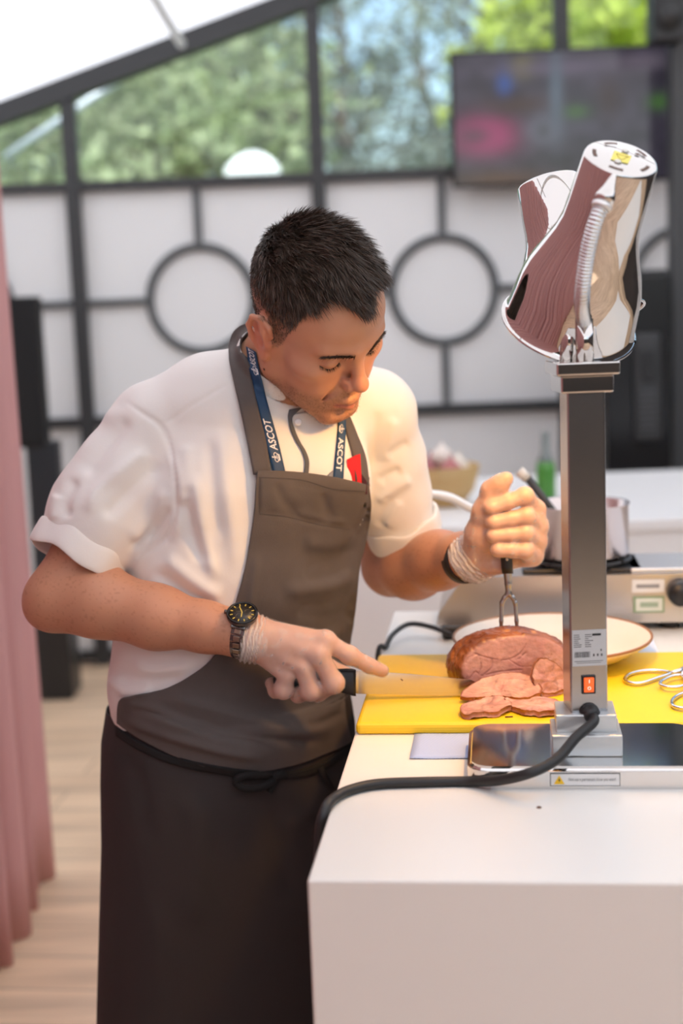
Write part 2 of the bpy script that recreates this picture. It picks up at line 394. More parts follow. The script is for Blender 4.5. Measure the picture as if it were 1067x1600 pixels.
# ================================================================ beyond the glass
M_bark = mat('bark', (.10, .075, .055), .9)
def tree(px, Y, ztop, r, col, n, label):
    x = aty(px, 200, Y)[0]; t = empty('tree', (x, Y, -.11), label=label, cat='tree', group='trees behind the gable glass')
    rng = np.random.default_rng(int(abs(px)*7+Y)); P = catmull([(x, Y, -.11), (x+rng.normal()*.1, Y, ztop*.35), (x+rng.normal()*.25, Y+.1, ztop*.62), (x+rng.normal()*.3, Y, ztop*.9)], 5)
    parts = [tube_pts(P, np.linspace(.2, .05, len(P)), 8)]
    for k in range(9):
        b0 = P[int(len(P)*(.35+.06*k)) % len(P)]; an = rng.uniform(0, 6.28); q = b0+np.array([math.cos(an), math.sin(an), .5])*r*.75
        parts.append(tube_pts(catmull([b0, (b0+q)/2+[0, 0, .1], q], 3), np.linspace(.06, .015, 7), 6))
    obj_pd('trunk', *join_pd(parts), M_bark, t, True)
    # leaf sprays in clumps
    nc = 38; cc = rng.normal(size=(nc, 3)); cc /= np.linalg.norm(cc, axis=1, keepdims=True); cc *= rng.uniform(.35, 1., (nc, 1)); cc = cc*[r, r*.8, ztop*.36]+[x, Y, ztop*.64]
    ci = rng.integers(0, nc, n); c = cc[ci]+rng.normal(size=(n, 3))*r*.17
    d1 = rng.normal(size=(n, 3)); d1 /= np.linalg.norm(d1, axis=1, keepdims=True); d2 = np.cross(d1, rng.normal(size=(n, 3))); d2 /= np.linalg.norm(d2, axis=1, keepdims=True)
    sz = rng.uniform(.05, .11, (n, 1)); v = np.stack([c-d1*sz, c+d2*sz*.5, c+d1*sz, c-d2*sz*.5], 1).reshape(-1, 3)
    o = np_mesh('foliage', v, np.arange(4*n).reshape(-1, 4), None, t, False)
    cl = np.array(col)*(.75+.5*rng.random((nc, 1)))[ci]*(1+.25*rng.normal(size=(n, 1))); set_colors(o, np.repeat(np.clip(cl, .005, 1), 4, 0)); o.data.materials.append(M_leaf); o['kind'] = 'stuff'
    world_children(t)
M_leaf = bpy.data.materials.new('leaves'); M_leaf.use_nodes = True; nt = M_leaf.node_tree; b = nt.nodes['Principled BSDF']
at = nt.nodes.new('ShaderNodeAttribute'); at.attribute_name = 'Col'; nt.links.new(at.outputs[0], b.inputs['Base Color']); b.inputs['Roughness'].default_value = .6
tl = nt.nodes.new('ShaderNodeBsdfTranslucent'); nt.links.new(at.outputs[0], tl.inputs[0]); ms = nt.nodes.new('ShaderNodeMixShader'); ms.inputs[0].default_value = .45
nt.links.new(b.outputs[0], ms.inputs[1]); nt.links.new(tl.outputs[0], ms.inputs[2]); nt.links.new(ms.outputs[0], nt.nodes['Material Output'].inputs[0])
g1, g2, g3, g4 = (.31, .345, .26), (.42, .47, .27), (.215, .25, .21), (.58, .66, .12)  # grey-greens lightened to carry the whitish reflection veil of the glass
for a in [(-60, 19.5, 6.0, 1.7, g1, 5200, 'grey-green tree outside the pane beside the pink drape'), (140, 16.2, 5.2, 1.3, g2, 5600, 'light green tree outside behind the sloping roof beam'), (215, 24, 7.7, 2.2, g3, 4600, 'tall dark green tree behind the light green one'),
          (330, 13.4, 4.5, 1.4, g2, 5600, 'fresh green tree outside above the white lantern'), (420, 19.5, 7.0, 1.9, g3, 4800, 'dark pine-like tree outside behind the long post'), (545, 26.5, 9.0, 1.6, g1, 1400, 'airy grey-green tree with sky showing through'),
          (690, 30.5, 10.6, 1.6, g3, 1300, 'thin tall tree outside beside the television'), (590, 17, 4.3, 1.15, g3, 1600, 'low dark tree under the airy one outside'), (835, 15.5, 5.9, .8, g4, 3600, 'sunlit yellow-green tree above the television'), (975, 13, 5.3, 1.1, g4, 5600, 'sunlit lime tree right of the dark post'),
          (1120, 18, 6.6, 1.7, g2, 4000, 'green tree outside past the corner post'), (60, 29, 8.6, 2.1, g1, 4200, 'far grey tree between the near trees'), (770, 22.5, 7.5, 1.5, g1, 1300, 'mid green tree behind the television')]: tree(*a)
# white pointed lantern on a pole outside
YL = 11.4; p = aty(396, 262, YL); g = empty('garden_lantern', (p[0], YL, -.11), label='white pointed lantern on a pole outside before the trees', cat='lantern')
zt = aty(396, 238, YL)[2]; zb_ = aty(396, 292, YL)[2]; mw = mat('lantern_white', (.92, .92, .92), .5); hw0 = 40*YL/FPX; vs = []; fs = []
for (hw, z) in ((hw0*.22, zt), (hw0*.6, zt-.045), (hw0, zt-.135), (hw0*1.02, zt-.17), (hw0*.95, zb_-.12), (hw0*.5, zb_-.2)):
    for sx, sy in ((-1, -1), (1, -1), (1, 1), (-1, 1)): vs.append((p[0]+sx*hw, YL+sy*hw, z))
for k in range(5):
    for i in range(4): fs.append((k*4+i, k*4+(i+1) % 4, k*4+4+(i+1) % 4, k*4+4+i))
fs += [(0, 1, 2, 3), (23, 22, 21, 20)]; obj_pd('lantern_head', vs, fs, mw, g)
tube('pole', [(p[0], YL, -.11), (p[0], YL, zb_-.19)], .04, M_frame, g, 12); world_children(g)
# pale tube outside the left panes, added as a reflection line on the glass
a = aty(10, 245, 6.6); c = aty(222, 100, 6.6); o = tube('reflection_tube', [tuple(a), tuple(c)], .018, M_refl); tag(o, 'pale tube outside the left gable panes, added as a glass reflection', 'tube')
# ================================================================ things in the background
# television on the gable
tv = empty('television', (0, 0, 0), label='dark flat television showing a blurry picture on the gable', cat='television')
a = aty(703, 84, 5.78); c = aty(1046, 300, 5.78); xc = (a[0]+c[0])/2; w = c[0]-a[0]; z0, z1 = 1.915, 2.435
tv.location = (xc, 5.8, z0)
M_blk = mat('black_plastic', (.012, .012, .013), .4)
box('body', (xc, 5.80, (z0+z1)/2), (w, .05, z1-z0), M_blk, tv, bev=.006)
nx, nz = 72, 44; X = np.linspace(-w/2+.012, w/2-.012, nx); Z = np.linspace(z0+.012, z1-.012, nz); gx, gz = np.meshgrid(X, Z); v = np.stack([xc+gx.ravel(), np.full(nx*nz, 5.773), gz.ravel()], 1)
f = np.array([(j*nx+i, j*nx+i+1, (j+1)*nx+i+1, (j+1)*nx+i) for j in range(nz-1) for i in range(nx-1)]); sc_ = np_mesh('screen', v, f, None, tv, False)
U = (gx.ravel()+w/2)/w; T = 1-(gz.ravel()-z0)/(z1-z0); colr = np.tile(np.array([.035, .03, .045]), (nx*nz, 1))
colr *= (1+.5*vnoise(np.stack([U*7, T*5, U*0], 1), 1.)+.4*vnoise(np.stack([U*17, T*12, U*0], 1), 1.))[:, None]
def blob(u, t, ru, rt, col, p=2.):
    global colr
    k = np.exp(-(np.abs((U-u)/ru)**p+np.abs((T-t)/rt)**p))[:, None]; colr = colr*(1-k)+np.array(col)*k
blob(.15, .62, .14, .13, (.42, .03, .15)); blob(.10, .62, .1, .08, (.10, .03, .06)); blob(.245, .24, .035, .1, (.02, .07, .28)); blob(.33, .13, .05, .07, (.16, .14, .02)); blob(.42, .6, .09, .12, (.12, .12, .16))
blob(.42, .6, .035, .06, (.05, .05, .06)); blob(.3, .40, .16, .07, (.045, .02, .015)); blob(.57, .47, .06, .05, (.04, .10, .02)); blob(.95, .42, .05, .06, (.05, .12, .03)); blob(.72, .38, .06, .16, (.035, .02, .02)); blob(.5, .14, .3, .06, (.10, .08, .12)); blob(.86, .12, .12, .06, (.12, .10, .13)); blob(.22, .95, .2, .07, (.08, .035, .02)); blob(.48, .3, .03, .3, (.09, .12, .16))
set_colors(sc_, np.clip(colr, 0, 1))
ms_ = bpy.data.materials.new('screen'); ms_.use_nodes = True; nt = ms_.node_tree; b = nt.nodes['Principled BSDF']; at = nt.nodes.new('ShaderNodeAttribute'); at.attribute_name = 'Col'
b.inputs['Base Color'].default_value = (.01, .01, .01, 1); b.inputs['Roughness'].default_value = .12; nt.links.new(at.outputs[0], b.inputs['Emission Color']); b.inputs['Emission Strength'].default_value = .8; sc_.data.materials.append(ms_)
box('bracket', (xc, 5.836, (z0+z1)/2), (.2, .024, .2), M_blk, tv); world_children(tv)

# corner post and box on it
pp = aty(1058, 800, 5.62); o = box('trim_9', (pp[0]+.03, 5.62, 1.72), (.11, .1, 3.44), mat('post_grey', (.05, .052, .055), .5)); tag(o, 'dark grey upright post right of the television', 'post', kind='structure')
p = aty(1040, 25, 5.5); r = empty('wall_loudspeaker', (p[0], 5.5, p[2]-.09), label='small black loudspeaker high on the grey corner post', cat='loudspeaker')
box('cabinet', (p[0], 5.5, p[2]), (.12, .13, .2), M_blk, r, bev=.01); lathe('cone', [(0, 0), (.015, .004), (.045, .0), (.05, .012)], (p[0], 5.432, p[2]-.01), (0, -1, 0), mat('speaker_cone', (.03, .03, .03), .6), r); world_children(r)

# black upright cabinet
a = aty(941, 425, 5.3); c = aty(1047, 425, 5.3); xc = (a[0]+c[0])/2; w = c[0]-a[0]; zt = 1.56
r = empty('upright_cooler', (xc, 5.5, 0), label='tall black upright cabinet with recessed handle behind the lamp', cat='cabinet')
box('body', (xc, 5.55, zt/2), (w, .48, zt), M_blk, r, bev=.01); d = box('door', (xc, 5.295, zt/2+.03), (w-.01, .03, zt-.1), mat('black_gloss', (.008, .008, .009), .25), r, bev=.006)
hp = aty(1012, 605, 5.27); box('handle_plate', (hp[0], 5.272, hp[2]), (.10, .018, .40), mat('dark_grey_plate', (.035, .036, .038), .4), r, bev=.012)
for k in range(7): box('slat', (hp[0], 5.26, hp[2]-.15+.022*k), (.055, .008, .010), mat('grey_slat', (.07, .07, .072), .4), r)
box('handle', (hp[0], 5.258, hp[2]+.08), (.05, .012, .12), M_blk, r, bev=.005); world_children(r)

# column loudspeaker by the drape
p0 = aty(47, 465, 5.45); zt = 1.55; r = empty('column_loudspeaker', (p0[0], 5.45, 0), label='slim black column loudspeaker standing behind the pink drape', cat='loudspeaker')
box('column', (p0[0]-.02, 5.45, (zt+.98)/2), (.105, .11, zt-.98), mat('black_matte', (.004, .004, .004), .7), r, bev=.008)
box('grille', (p0[0]-.02, 5.392, (zt+.98)/2), (.09, .008, zt-1.02), mat('grille_black', (.006, .006, .007), .8), r)
box('spacer', (p0[0]+.012, 5.45, .72), (.12, .1, .56), mat('blue_black', (.012, .015, .02), .5), r, bev=.008); box('sub_box', (p0[0]+.0, 5.45, .22), (.16, .2, .44), M_blk, r, bev=.01); world_children(r)

# back table with bowl, bottle
M_lam = mat('laminate_white', (.80, .79, .78), .35)
tb = empty('back_table', (.85, 4.1, 0), label='white side table behind the serving counter', cat='table')
ZT = .90
box('top', (.90, 4.15, ZT-.015), (1.84, 1.0, .03), M_lam, tb, bev=.003); box('front_panel', (.90, 3.67, (ZT-.03)/2), (1.80, .02, ZT-.03), M_lam, tb)
for sx in (.01, 1.79): box('side_panel', (sx, 4.16, (ZT-.03)/2), (.02, .94, ZT-.03), M_lam, tb)
world_children(tb)
p = aty(692, 768, 4.05); bz = ZT
r = empty('wooden_bowl', (p[0], 4.05, bz), label='light wooden bowl of onions on the white side table', cat='bowl')
lathe('bowl', [(.0, 0), (.055, 0), (.06, .006), (.09, .045), (.108, .115), (.104, .117), (.085, .05), (.05, .016), (0, .012)], (p[0], 4.05, bz), (0, 0, 1), mat('wood_pale', (.55, .36, .15), .5, noise=((8, 8, 60), .5, (.42, .25, .09))), r); world_children(r)
k = 0
for dx, dy, dz, rad, col in ((-.05, -.02, .10, .035, (.35, .10, .11)), (.02, -.045, .10, .034, (.42, .13, .13)), (.045, .03, .10, .036, (.75, .66, .55)), (-.025, .045, .10, .036, (.38, .09, .1)), (0, 0, .135, .034, (.78, .68, .6))):
    k += 1; nm = 'red' if col[1] < .2 else 'pale'
    o = lathe('onion', [(.003, -rad*.95), (rad*.55, -rad*.8), (rad*.95, -rad*.25), (rad, .1*rad), (rad*.8, .6*rad), (rad*.3, .95*rad), (.004, 1.25*rad), (.002, 1.5*rad)], (p[0]+dx, 4.05+dy, bz+dz), (.2*dx/.05, .2, 1), mat('onion_%s%d' % (nm, k), col, .35), None, 20)
    tag(o, nm+' onion piled in the light wooden bowl', 'onion', nm+' onions in the wooden bowl')
p = aty(853, 762, 4.1); r = empty('green_bottle', (p[0], 4.1, ZT), label='green bottle with grey neck on the white side table', cat='bottle')
lathe('body', [(.0, 0), (.026, 0), (.028, .01), (.028, .085), (.024, .11)], (p[0], 4.1, ZT), (0, 0, 1), mat('bottle_green', (.06, .22, .03), .3), r); lathe('neck', [(.024, .11), (.013, .135), (.011, .19), (.013, .195), (0, .196)], (p[0], 4.1, ZT), (0, 0, 1), mat('bottle_neck', (.22, .25, .24), .4), r); world_children(r)

# ================================================================ serving counter
CA = math.radians(6.5); C0 = np.array([-.048, 1.343]); EX = np.array([math.cos(CA), -math.sin(CA)]); EY = np.array([math.sin(CA), math.cos(CA)])
def cpt(u, v, z): q = C0+EX*u+EY*v; return np.array([q[0], q[1], z])
def cuv(p): q = np.asarray(p)[:2]-C0; return q@EX, q@EY
CR = Matrix.Rotation(-CA, 3, 'Z'); TOP = .93; CU, CV = 1.7, 1.21
ct = empty('serving_counter', cpt(0, 0, 0), label='long white laminate serving counter with square edges', cat='counter')
M_top = mat('counter_white', (.78, .755, .70), .32, noise=(3., .12, (.74, .715, .655)), bump=(90, .03, .001))
box('body', cpt(CU/2, CV/2, TOP/2+.03), (CU, CV, TOP-.06), M_top, ct, CR, bev=.0028, seg=2)
box('plinth', cpt(CU/2, CV/2, .03), (CU-.06, CV-.06, .06), M_blk, ct, CR)
world_children(ct)

# yellow cutting board
M_yel = mat('board_yellow', (.90, .59, .014), .42, noise=(14., .2, (.84, .52, .012)), bump=(160, .12, .001))
a = cuv(atz(556, 1148, TOP)); BT = .016; BZ = TOP+BT
bu0, bv0 = a[0], a[1]-.002; bw, bd = .68, .365
o = box('cutting_board', cpt(bu0+bw/2, bv0+bd/2, TOP+BT/2), (bw, bd, BT), M_yel, None, CR, bev=.006, seg=3); tag(o, 'bright yellow plastic cutting board under the carved roast', 'cutting board')
# crumbs on it
p = atz(795, 1121, BZ); o = tube('meat_crumb', [p+[-.005, 0, .001], p+[0, -.001, .0012], p+[.005, .0005, .001]], .0009, mat('crumb', (.12, .05, .02), .6)); tag(o, 'tiny dark crumb lying on the yellow board before the slices', 'crumb')
p = atz(842, 1262, TOP); o = obj_pd('counter_crumb', *lathe_pts([(0.0002, .0016), (.0025, .0011), (.003, 0)], (p[0], p[1], TOP), (0, 0, 1), 8), mat('crumb', (.12, .05, .02), .6)); tag(o, 'small grey crumb on the bare white counter', 'crumb')

# blue paper under the lamp
def paper(name, corners, z, m, t=.0012, nx=30, ny=10, seed=0, amp=.0007):
    c = [np.asarray(q, float) for q in corners]; vs = []; fs = []
    for j in range(ny):
        for i in range(nx):
            s_, t_ = i/(nx-1), j/(ny-1); vs.append((c[0]*(1-s_)+c[1]*s_)*(1-t_)+(c[3]*(1-s_)+c[2]*s_)*t_)
    vs = np.array(vs); vs[:, 2] = z+.0006+amp*(1+vnoise(vs, 40, seed))
    for j in range(ny-1):
        for i in range(nx-1): fs.append((j*nx+i, j*nx+i+1, (j+1)*nx+i+1, (j+1)*nx+i))
    o = obj_pd(name, vs, fs, m, None, True); md = o.modifiers.new('t', 'SOLIDIFY'); md.thickness = t*.4; md.offset = 1; return o
mb = mat('paper_blue', (.60, .68, .86), .85); nt = mb.node_tree; b = nt.nodes['Principled BSDF']
tc = nt.nodes.new('ShaderNodeTexCoord'); mp = nt.nodes.new('ShaderNodeMapping'); mp.inputs['Rotation'].default_value = (0, 0, .9); wv = nt.nodes.new('ShaderNodeTexWave'); wv.inputs['Scale'].default_value = 95
mx = nt.nodes.new('ShaderNodeMix'); mx.data_type = 'RGBA'; mx.inputs['A'].default_value = (.24, .36, .70, 1); mx.inputs['B'].default_value = (.54, .62, .78, 1)
nt.links.new(tc.outputs['Object'], mp.inputs[0]); nt.links.new(mp.outputs[0], wv.inputs[0]); nt.links.new(wv.outputs[0], mx.inputs['Factor']); nt.links.new(mx.outputs['Result'], b.inputs['Base Color'])
o = paper('paper_towel', [atz(640, 1187, TOP), atz(1046, 1184, TOP), atz(1044, 1140, TOP), atz(648, 1146, TOP)], TOP, mb); tag(o, 'pale blue quilted paper towel under the lamp base', 'paper towel')

# ---------------------------------------------------------------- plate on folded cloths
pc = atz(862, 993, .981); 
st = [cpt(*cuv(atz(q, w_, TOP)), TOP) for q, w_ in ((840, 1025), (1038, 1022))]
for k in range(2):
    c = np.array([pc[0]+.055+.006*k, pc[1]+.098-.002*k, TOP+.0042+.0082*k]); o = box('folded_cloth', c, (.24-.012*k, .15, .0078), mat('cloth_pale_blue', (.62, .68, .80), .9, bump=(220, .3, .002)), None, CR, bev=.003)
    tag(o, ('lower folded pale blue cloth flat on the counter under the plate', 'upper folded pale blue cloth right under the cream plate')[k], 'cloth', 'folded cloths under the plate')
PZ = TOP+.0168; r = empty('serving_plate', (pc[0], pc[1], PZ), label='cream stoneware plate with brown rim behind the roast', cat='plate')
prof = [(0, 0), (.08, 0), (.083, .003), (.12, .012), (.148, .030), (.1505, .0335)]; M_plate = mat('stoneware_cream', (.78, .70, .60), .3, noise=(30., .2, (.7, .6, .48)))
lathe('body', prof+[(.1495, .0350), (.146, .0345), (.118, .0165), (.08, .008), (0, .0075)], (pc[0], pc[1], PZ), (0, 0, 1), M_plate, r, 72)
q = np.linspace(0, 2*math.pi, 72, endpoint=False); tube('rim', np.stack([pc[0]+.149*np.cos(q), pc[1]+.149*np.sin(q), np.full(72, PZ+.0345)], 1), .0021, mat('rim_brown', (.30, .13, .04), .35), r, 8, closed=True); world_children(r)

# ---------------------------------------------------------------- portable stove
M_steel = mat('stove_steel', (.62, .56, .50), .32, .85, bump=((4, 200, 200), .05, .001))
fl0 = cuv(atz(683, 985, TOP)); fr0 = cuv(atz(1075, 980, TOP)); sv = fl0[1]-.02; su0 = fl0[0]; su1 = fr0[0]+.03; sd_ = CV-sv-.01; zb, zt2 = TOP+.014, TOP+.096
r = empty('portable_stove', cpt((su0+su1)/2, sv+sd_/2, TOP), label='low brushed steel portable stove at the back of the counter', cat='stove')
vs = []; sl = .05
for (v_) in (sv, sv+sd_):
    for (u_, z_) in ((su0, zb), (su1, zb), (su1, zt2), (su0+sl+.012, zt2), (su0+sl-.008, zt2-.008), (su0+.004, zb+.02)): vs.append(cpt(u_, v_, z_))
n = 6; obj_pd('body', vs, [tuple(range(n)), tuple(range(2*n-1, n-1, -1))]+[(k, n+k, n+(k+1) % n, (k+1) % n) for k in range(n)], M_steel, r)
tu = cuv(aty(905, 880, 2.44)); bu = tu[0]
box('burner_plate', cpt(bu, sv+sd_*.5, zt2+.004), (.20, sd_*.8, .008), M_blk, r, CR, bev=.003)
box('top_plate', cpt(su1-.07, sv+sd_*.5, zt2+.004), (.11, sd_*.86, .008), mat('pale_steel', (.75, .76, .78), .3, .6), r, CR, bev=.002)
q = np.linspace(0, 2*math.pi, 32, endpoint=False); cc = cpt(bu, sv+sd_*.5, zt2+.012)
tube('grate', np.stack([cc[0]+.085*np.cos(q), cc[1]+.085*np.sin(q), np.full(32, cc[2]+.003)], 1), .004, M_blk, r, 8, closed=True)
for k in range(4): box('grate_bar', cc+np.array([.06*math.cos(k*math.pi/2+.78), .06*math.sin(k*math.pi/2+.78), .004]), (.06, .006, .008), M_blk, r, Matrix.Rotation(k*math.pi/2+.78, 3, 'Z'))
for u_, v_ in ((su0+.05, sv+.03), (su1-.06, sv+.03), (su0+.05, sv+sd_-.03), (su1-.06, sv+sd_-.03)): lathe('foot', [(0, 0), (.017, 0), (.015, .014), (0, .0142)], cpt(u_, v_, TOP), (0, 0, 1), M_blk, r, 16)
def on_front(px, py):   # point on the stove's front face
    n_ = np.array([-EY[0], -EY[1], 0]); p_ = cpt(0, sv-.001, 0); d = ray(px, py); return CAM+d*(((p_-CAM)@n_)/(d@n_))
def label_box(name, x0, y0, x1, y1, m, parent, off=.0):
    a_, b_ = on_front(x0, y0), on_front(x1, y1); c_ = (a_+b_)/2; return box(name, c_-np.array([EY[0], EY[1], 0])*off, (abs((b_-a_)[:2]@EX), .001, abs(b_[2]-a_[2])), m, parent, CR)
s1 = label_box('sticker', 987, 906, 1038, 925, mat('sticker_white', (.78, .77, .74), .6), r); s2 = label_box('sticker', 989, 932, 1038, 957, mat('sticker_green', (.25, .36, .20), .6), r)
label_box('print', 994, 913, 1030, 918, mat('print_grey', (.3, .3, .3), .7), r, .001); label_box('print', 993, 935, 1035, 954, mat('sticker_pale', (.70, .74, .66), .6), r, .001); label_box('print', 1000, 941, 1028, 948, mat('print_green', (.35, .45, .33), .7), r, .0017)
kp = on_front(1062, 925); lathe('knob', [(.0, .026), (.018, .026), (.021, .02), (.022, 0)], kp, (-EY[0], -EY[1], 0), M_blk, r, 24); world_children(r)
# its cable and plug
cb = empty('stove_cable', atz(700, 995, TOP), label='thin black stove cable curling over the counter end to a plug', cat='cable')
cp = catmull([atz(705, 992, TOP+.012), atz(675, 980, TOP+.02), atz(640, 975, TOP+.022), atz(615, 990, TOP+.016), atz(603, 1010, TOP+.004)]+[cpt(-.006, cuv(atz(601, 1020, TOP))[1], TOP-.02), cpt(-.012, cuv(atz(601, 1020, TOP))[1], TOP-.3)], 8)
tube('cord', cp, .0042, mat('rubber_black', (.012, .012, .012), .5), cb, 10); pq = atz(703, 998, TOP); box('plug', pq+np.array([.012, 0, .012]), (.05, .026, .022), M_blk, cb, CR, bev=.005); world_children(cb)
# saucepan with long handle, ladle in it
pz = zt2+.0205; pcn = cpt(bu, sv+sd_*.5, pz); pr = .083; M_pan = mat('pan_steel', (.60, .52, .50), .22, .95)
r = empty('saucepan', pcn, label='stainless saucepan with a long handle on the stove', cat='saucepan')
lathe('pan', [(0, 0), (pr-.004, 0), (pr, .005), (pr, .088), (pr+.003, .0895), (pr+.002, .091), (pr-.002, .089), (pr-.0025, .006), (0, .004)], pcn, (0, 0, 1), M_pan, r, 64)
ha = pcn+np.array([-pr, -.005, .075]); hb = aty(664, 770, pcn[1]-.06); hm = aty(742, 796, pcn[1]-.04)
tube('handle', catmull([ha, (ha+hm)/2+[0, 0, .0], hm, (hm+hb)/2+[0, 0, .006], hb], 6), np.interp(np.linspace(0, 1, 25), [0, .2, .8, 1], [.008, .007, .008, .006]), mat('handle_pale', (.78, .75, .72), .3, .5), r, 12); world_children(r)
la = pcn+np.array([-.03, .01, .01]); lb = aty(818, 736, pcn[1]+.02); r = empty('ladle', la, label='ladle with dark handle and pale tip standing in the saucepan', cat='ladle')
lathe('bowl', [(.0, .0), (.02, .004), (.028, .02), (.026, .02), (.018, .006), (0, .002)], la, (0, 0, 1), M_pan, r, 24); tube('handle', [la+[0.02, 0, .02], la+(lb-la)*.93], [.006, .0075], mat('dark_grip', (.05, .05, .05), .5), r, 10)
tube('tip', [la+(lb-la)*.9, lb+[-.008, 0, .0005]], [.0085, .0095], mat('pale_tip', (.75, .7, .62), .4), r, 12); world_children(r)

# ---------------------------------------------------------------- wire-handled scissors
M_chr = mat('steel_wire', (.72, .74, .78), .18, 1.)
def scissors(loops, piv, lab):
    r = empty('kitchen_scissors', atz(*piv, BZ), label=lab, cat='scissors'); pv = atz(*piv, BZ+.007)
    for k, L in enumerate(loops):
        P = [atz(x, y, BZ+.0042+.003*k) for x, y in L]; tube('handle', catmull(P, 6, True), .0026, M_chr, r, 8, closed=True)
        e_ = P[0]; d_ = pv-e_; tube('shank', [e_, pv], [.003, .0042], M_chr, r, 8)
        far = pv+np.array([d_[0], d_[1], 0])/np.linalg.norm(d_[:2])*.09; bm = bmesh.new(); a_ = pv; nrm = np.cross(far-a_, [0, 0, 1]); nrm = nrm/np.linalg.norm(nrm)
        vs_ = [a_+nrm*.006, a_-nrm*.006, far]; vs_ = [np.array([q[0], q[1], BZ+.003+.002*k]) for q in vs_]+[np.array([q[0], q[1], BZ+.0045+.002*k]) for q in vs_]; bm.free()
        obj_pd('blade', vs_, [(2, 1, 0), (3, 4, 5), (0, 1, 4, 3), (1, 2, 5, 4), (2, 0, 3, 5)], M_chr, r)
    lathe('pivot', [(0, -.004), (.006, -.004), (.006, .003), (0, .0045)], pv, (0, 0, 1), mat('pivot_blue', (.4, .5, .65), .3, .7), r, 16); world_children(r)
scissors([[(1047, 1052), (1030, 1048), (1005, 1048), (984, 1053), (976, 1061), (985, 1067), (1003, 1067), (1025, 1060)], [(1066, 1056), (1052, 1056), (1038, 1062), (1031, 1068), (1040, 1073), (1060, 1073), (1072, 1068)]], (1070, 1046), 'steel wire-handled scissors lying on the yellow board')
scissors([[(1100, 1082), (1078, 1081), (1058, 1087), (1049, 1097), (1056, 1105), (1078, 1106), (1100, 1100)], [(1110, 1110), (1090, 1110), (1078, 1118), (1086, 1126), (1110, 1124)]], (1135, 1085), 'second steel scissors with only one loop in view on the board')
# ================================================================ twin heat lamp
M_mir = mat('chrome', (.60, .57, .545), .03, 1.); M_pst = mat('post_steel', (.36, .34, .33), .2, 1., bump=((5, 5, 60), .02, .001)); M_rub = mat('rubber_black', (.012, .012, .012), .5)
hl = empty('heat_lamp', (0, 0, 0), label='chrome twin heat lamp with square post beside the roast', cat='lamp')
bl = cuv(atz(730, 1233, TOP)); PU = cuv(atz(915, 1178, TOP+.03)); pu, pv = PU[0], bl[1]+.085
hl.location = V(cpt(pu, pv, TOP))
bw_, bd_, bh = 2*(pu-bl[0]), .175, .026
bm = bmesh.new(); b_box(bm, (0, 0, 0), (bw_, bd_, bh)); vert = [e for e in bm.edges if abs(e.verts[0].co.z-e.verts[1].co.z) > .01]
bmesh.ops.bevel(bm, geom=vert, offset=.028, segments=6, affect='EDGES', profile=.5); bmesh.ops.bevel(bm, geom=[e for e in bm.edges if e.verts[0].co.z > 0 and e.verts[1].co.z > 0], offset=.005, segments=3, affect='EDGES')
bc = cpt(pu, bl[1]+bd_/2, TOP+bh/2)
for v in bm.verts: v.co = V(bc)+CR @ v.co
obj_bm('base', bm, mat('base_steel', (.66, .64, .62), .09, 1.), hl, True)
for p in [o for o in hl.children][-1].data.polygons: p.use_smooth = False
def cb_(name, u, v, z, s, m, bev=.0015): return box(name, cpt(u, v, z), s, m, hl, CR, bev=bev)
zb = TOP+bh
cb_('foot_block', pu+.002, pv-.012, zb+.013, (.082, .07, .026), mat('block_grey', (.55, .56, .55), .25, .6)); cb_('foot_block', pu+.002, pv-.004, zb+.036, (.071, .06, .022), mat('block_grey2', (.60, .61, .60), .25, .6))
# square post, leaning a touch
pt = aty(909, 600, cpt(0, pv, 0)[1]+pu*-.1); p0 = cpt(pu+.003, pv, zb+.045); ptop = np.array([aty(909, 606, p0[1])[0], p0[1], aty(909, 606, p0[1])[2]])
ax = ptop-p0; L = np.linalg.norm(ax); axn = ax/L; ex = np.array([EX[0], EX[1], 0]); ex = ex-axn*(ex@axn); ex /= np.linalg.norm(ex)
yaw = math.radians(9); ey = np.cross(axn, ex); ex, ey = ex*math.cos(yaw)+ey*math.sin(yaw), -ex*math.sin(yaw)+ey*math.cos(yaw)
PR = Matrix((ex, ey, axn)).transposed(); PWd = .0445
def pp_(a, b, t): return p0+ex*a+ey*b+axn*t        # post coordinates: right, back, along
box('post', p0+ax/2, (PWd, PWd, L), M_pst, hl, PR, bev=.002)
box('collar', pp_(0, 0, L+.006), (.061, .061, .020), M_mir, hl, PR, bev=.002); box('collar', pp_(0, 0, L+.024), (.073, .073, .015), M_mir, hl, PR, bev=.002)
fy = -PWd/2
def post_at(py):    # height along the post for an image row
    lo_, hi_ = 0., L
    for _ in range(40):
        md_ = (lo_+hi_)/2; lo_, hi_ = (md_, hi_) if project(pp_(0, fy, md_))[1] > py else (lo_, md_)
    return lo_
# rating label with print
t0, t1 = post_at(1040), post_at(984); lb = box('rating_label', pp_(.0005, fy-.0004, (t0+t1)/2), (.0405, .0008, t1-t0), mat('label_silver', (.52, .53, .53), .4, .2), hl, PR)
parts = []
def strip(a0, a1, s0, s1):  # fractions of the label
    x0, x1 = -.0195+.039*a0, -.0195+.039*a1; z0_, z1_ = t1-(t1-t0)*s0, t1-(t1-t0)*s1
    parts.append(([pp_(x, fy-.001, z) for x, z in ((x0, z1_), (x1, z1_), (x1, z0_), (x0, z0_))], [(0, 1, 2, 3)]))
rg = random.Random(3)
for k in range(7): strip(.04, .04+rg.uniform(.14, .24), .12+.055*k, .14+.055*k); strip(.38, .38+rg.uniform(.1, .28), .12+.055*k, .14+.055*k)
for k in range(26): strip(.06+.0185*k, .06+.0185*k+rg.uniform(.006, .014), .60, .76)
for k in range(3): strip(.62+.12*k, .67+.12*k, .67, .74)
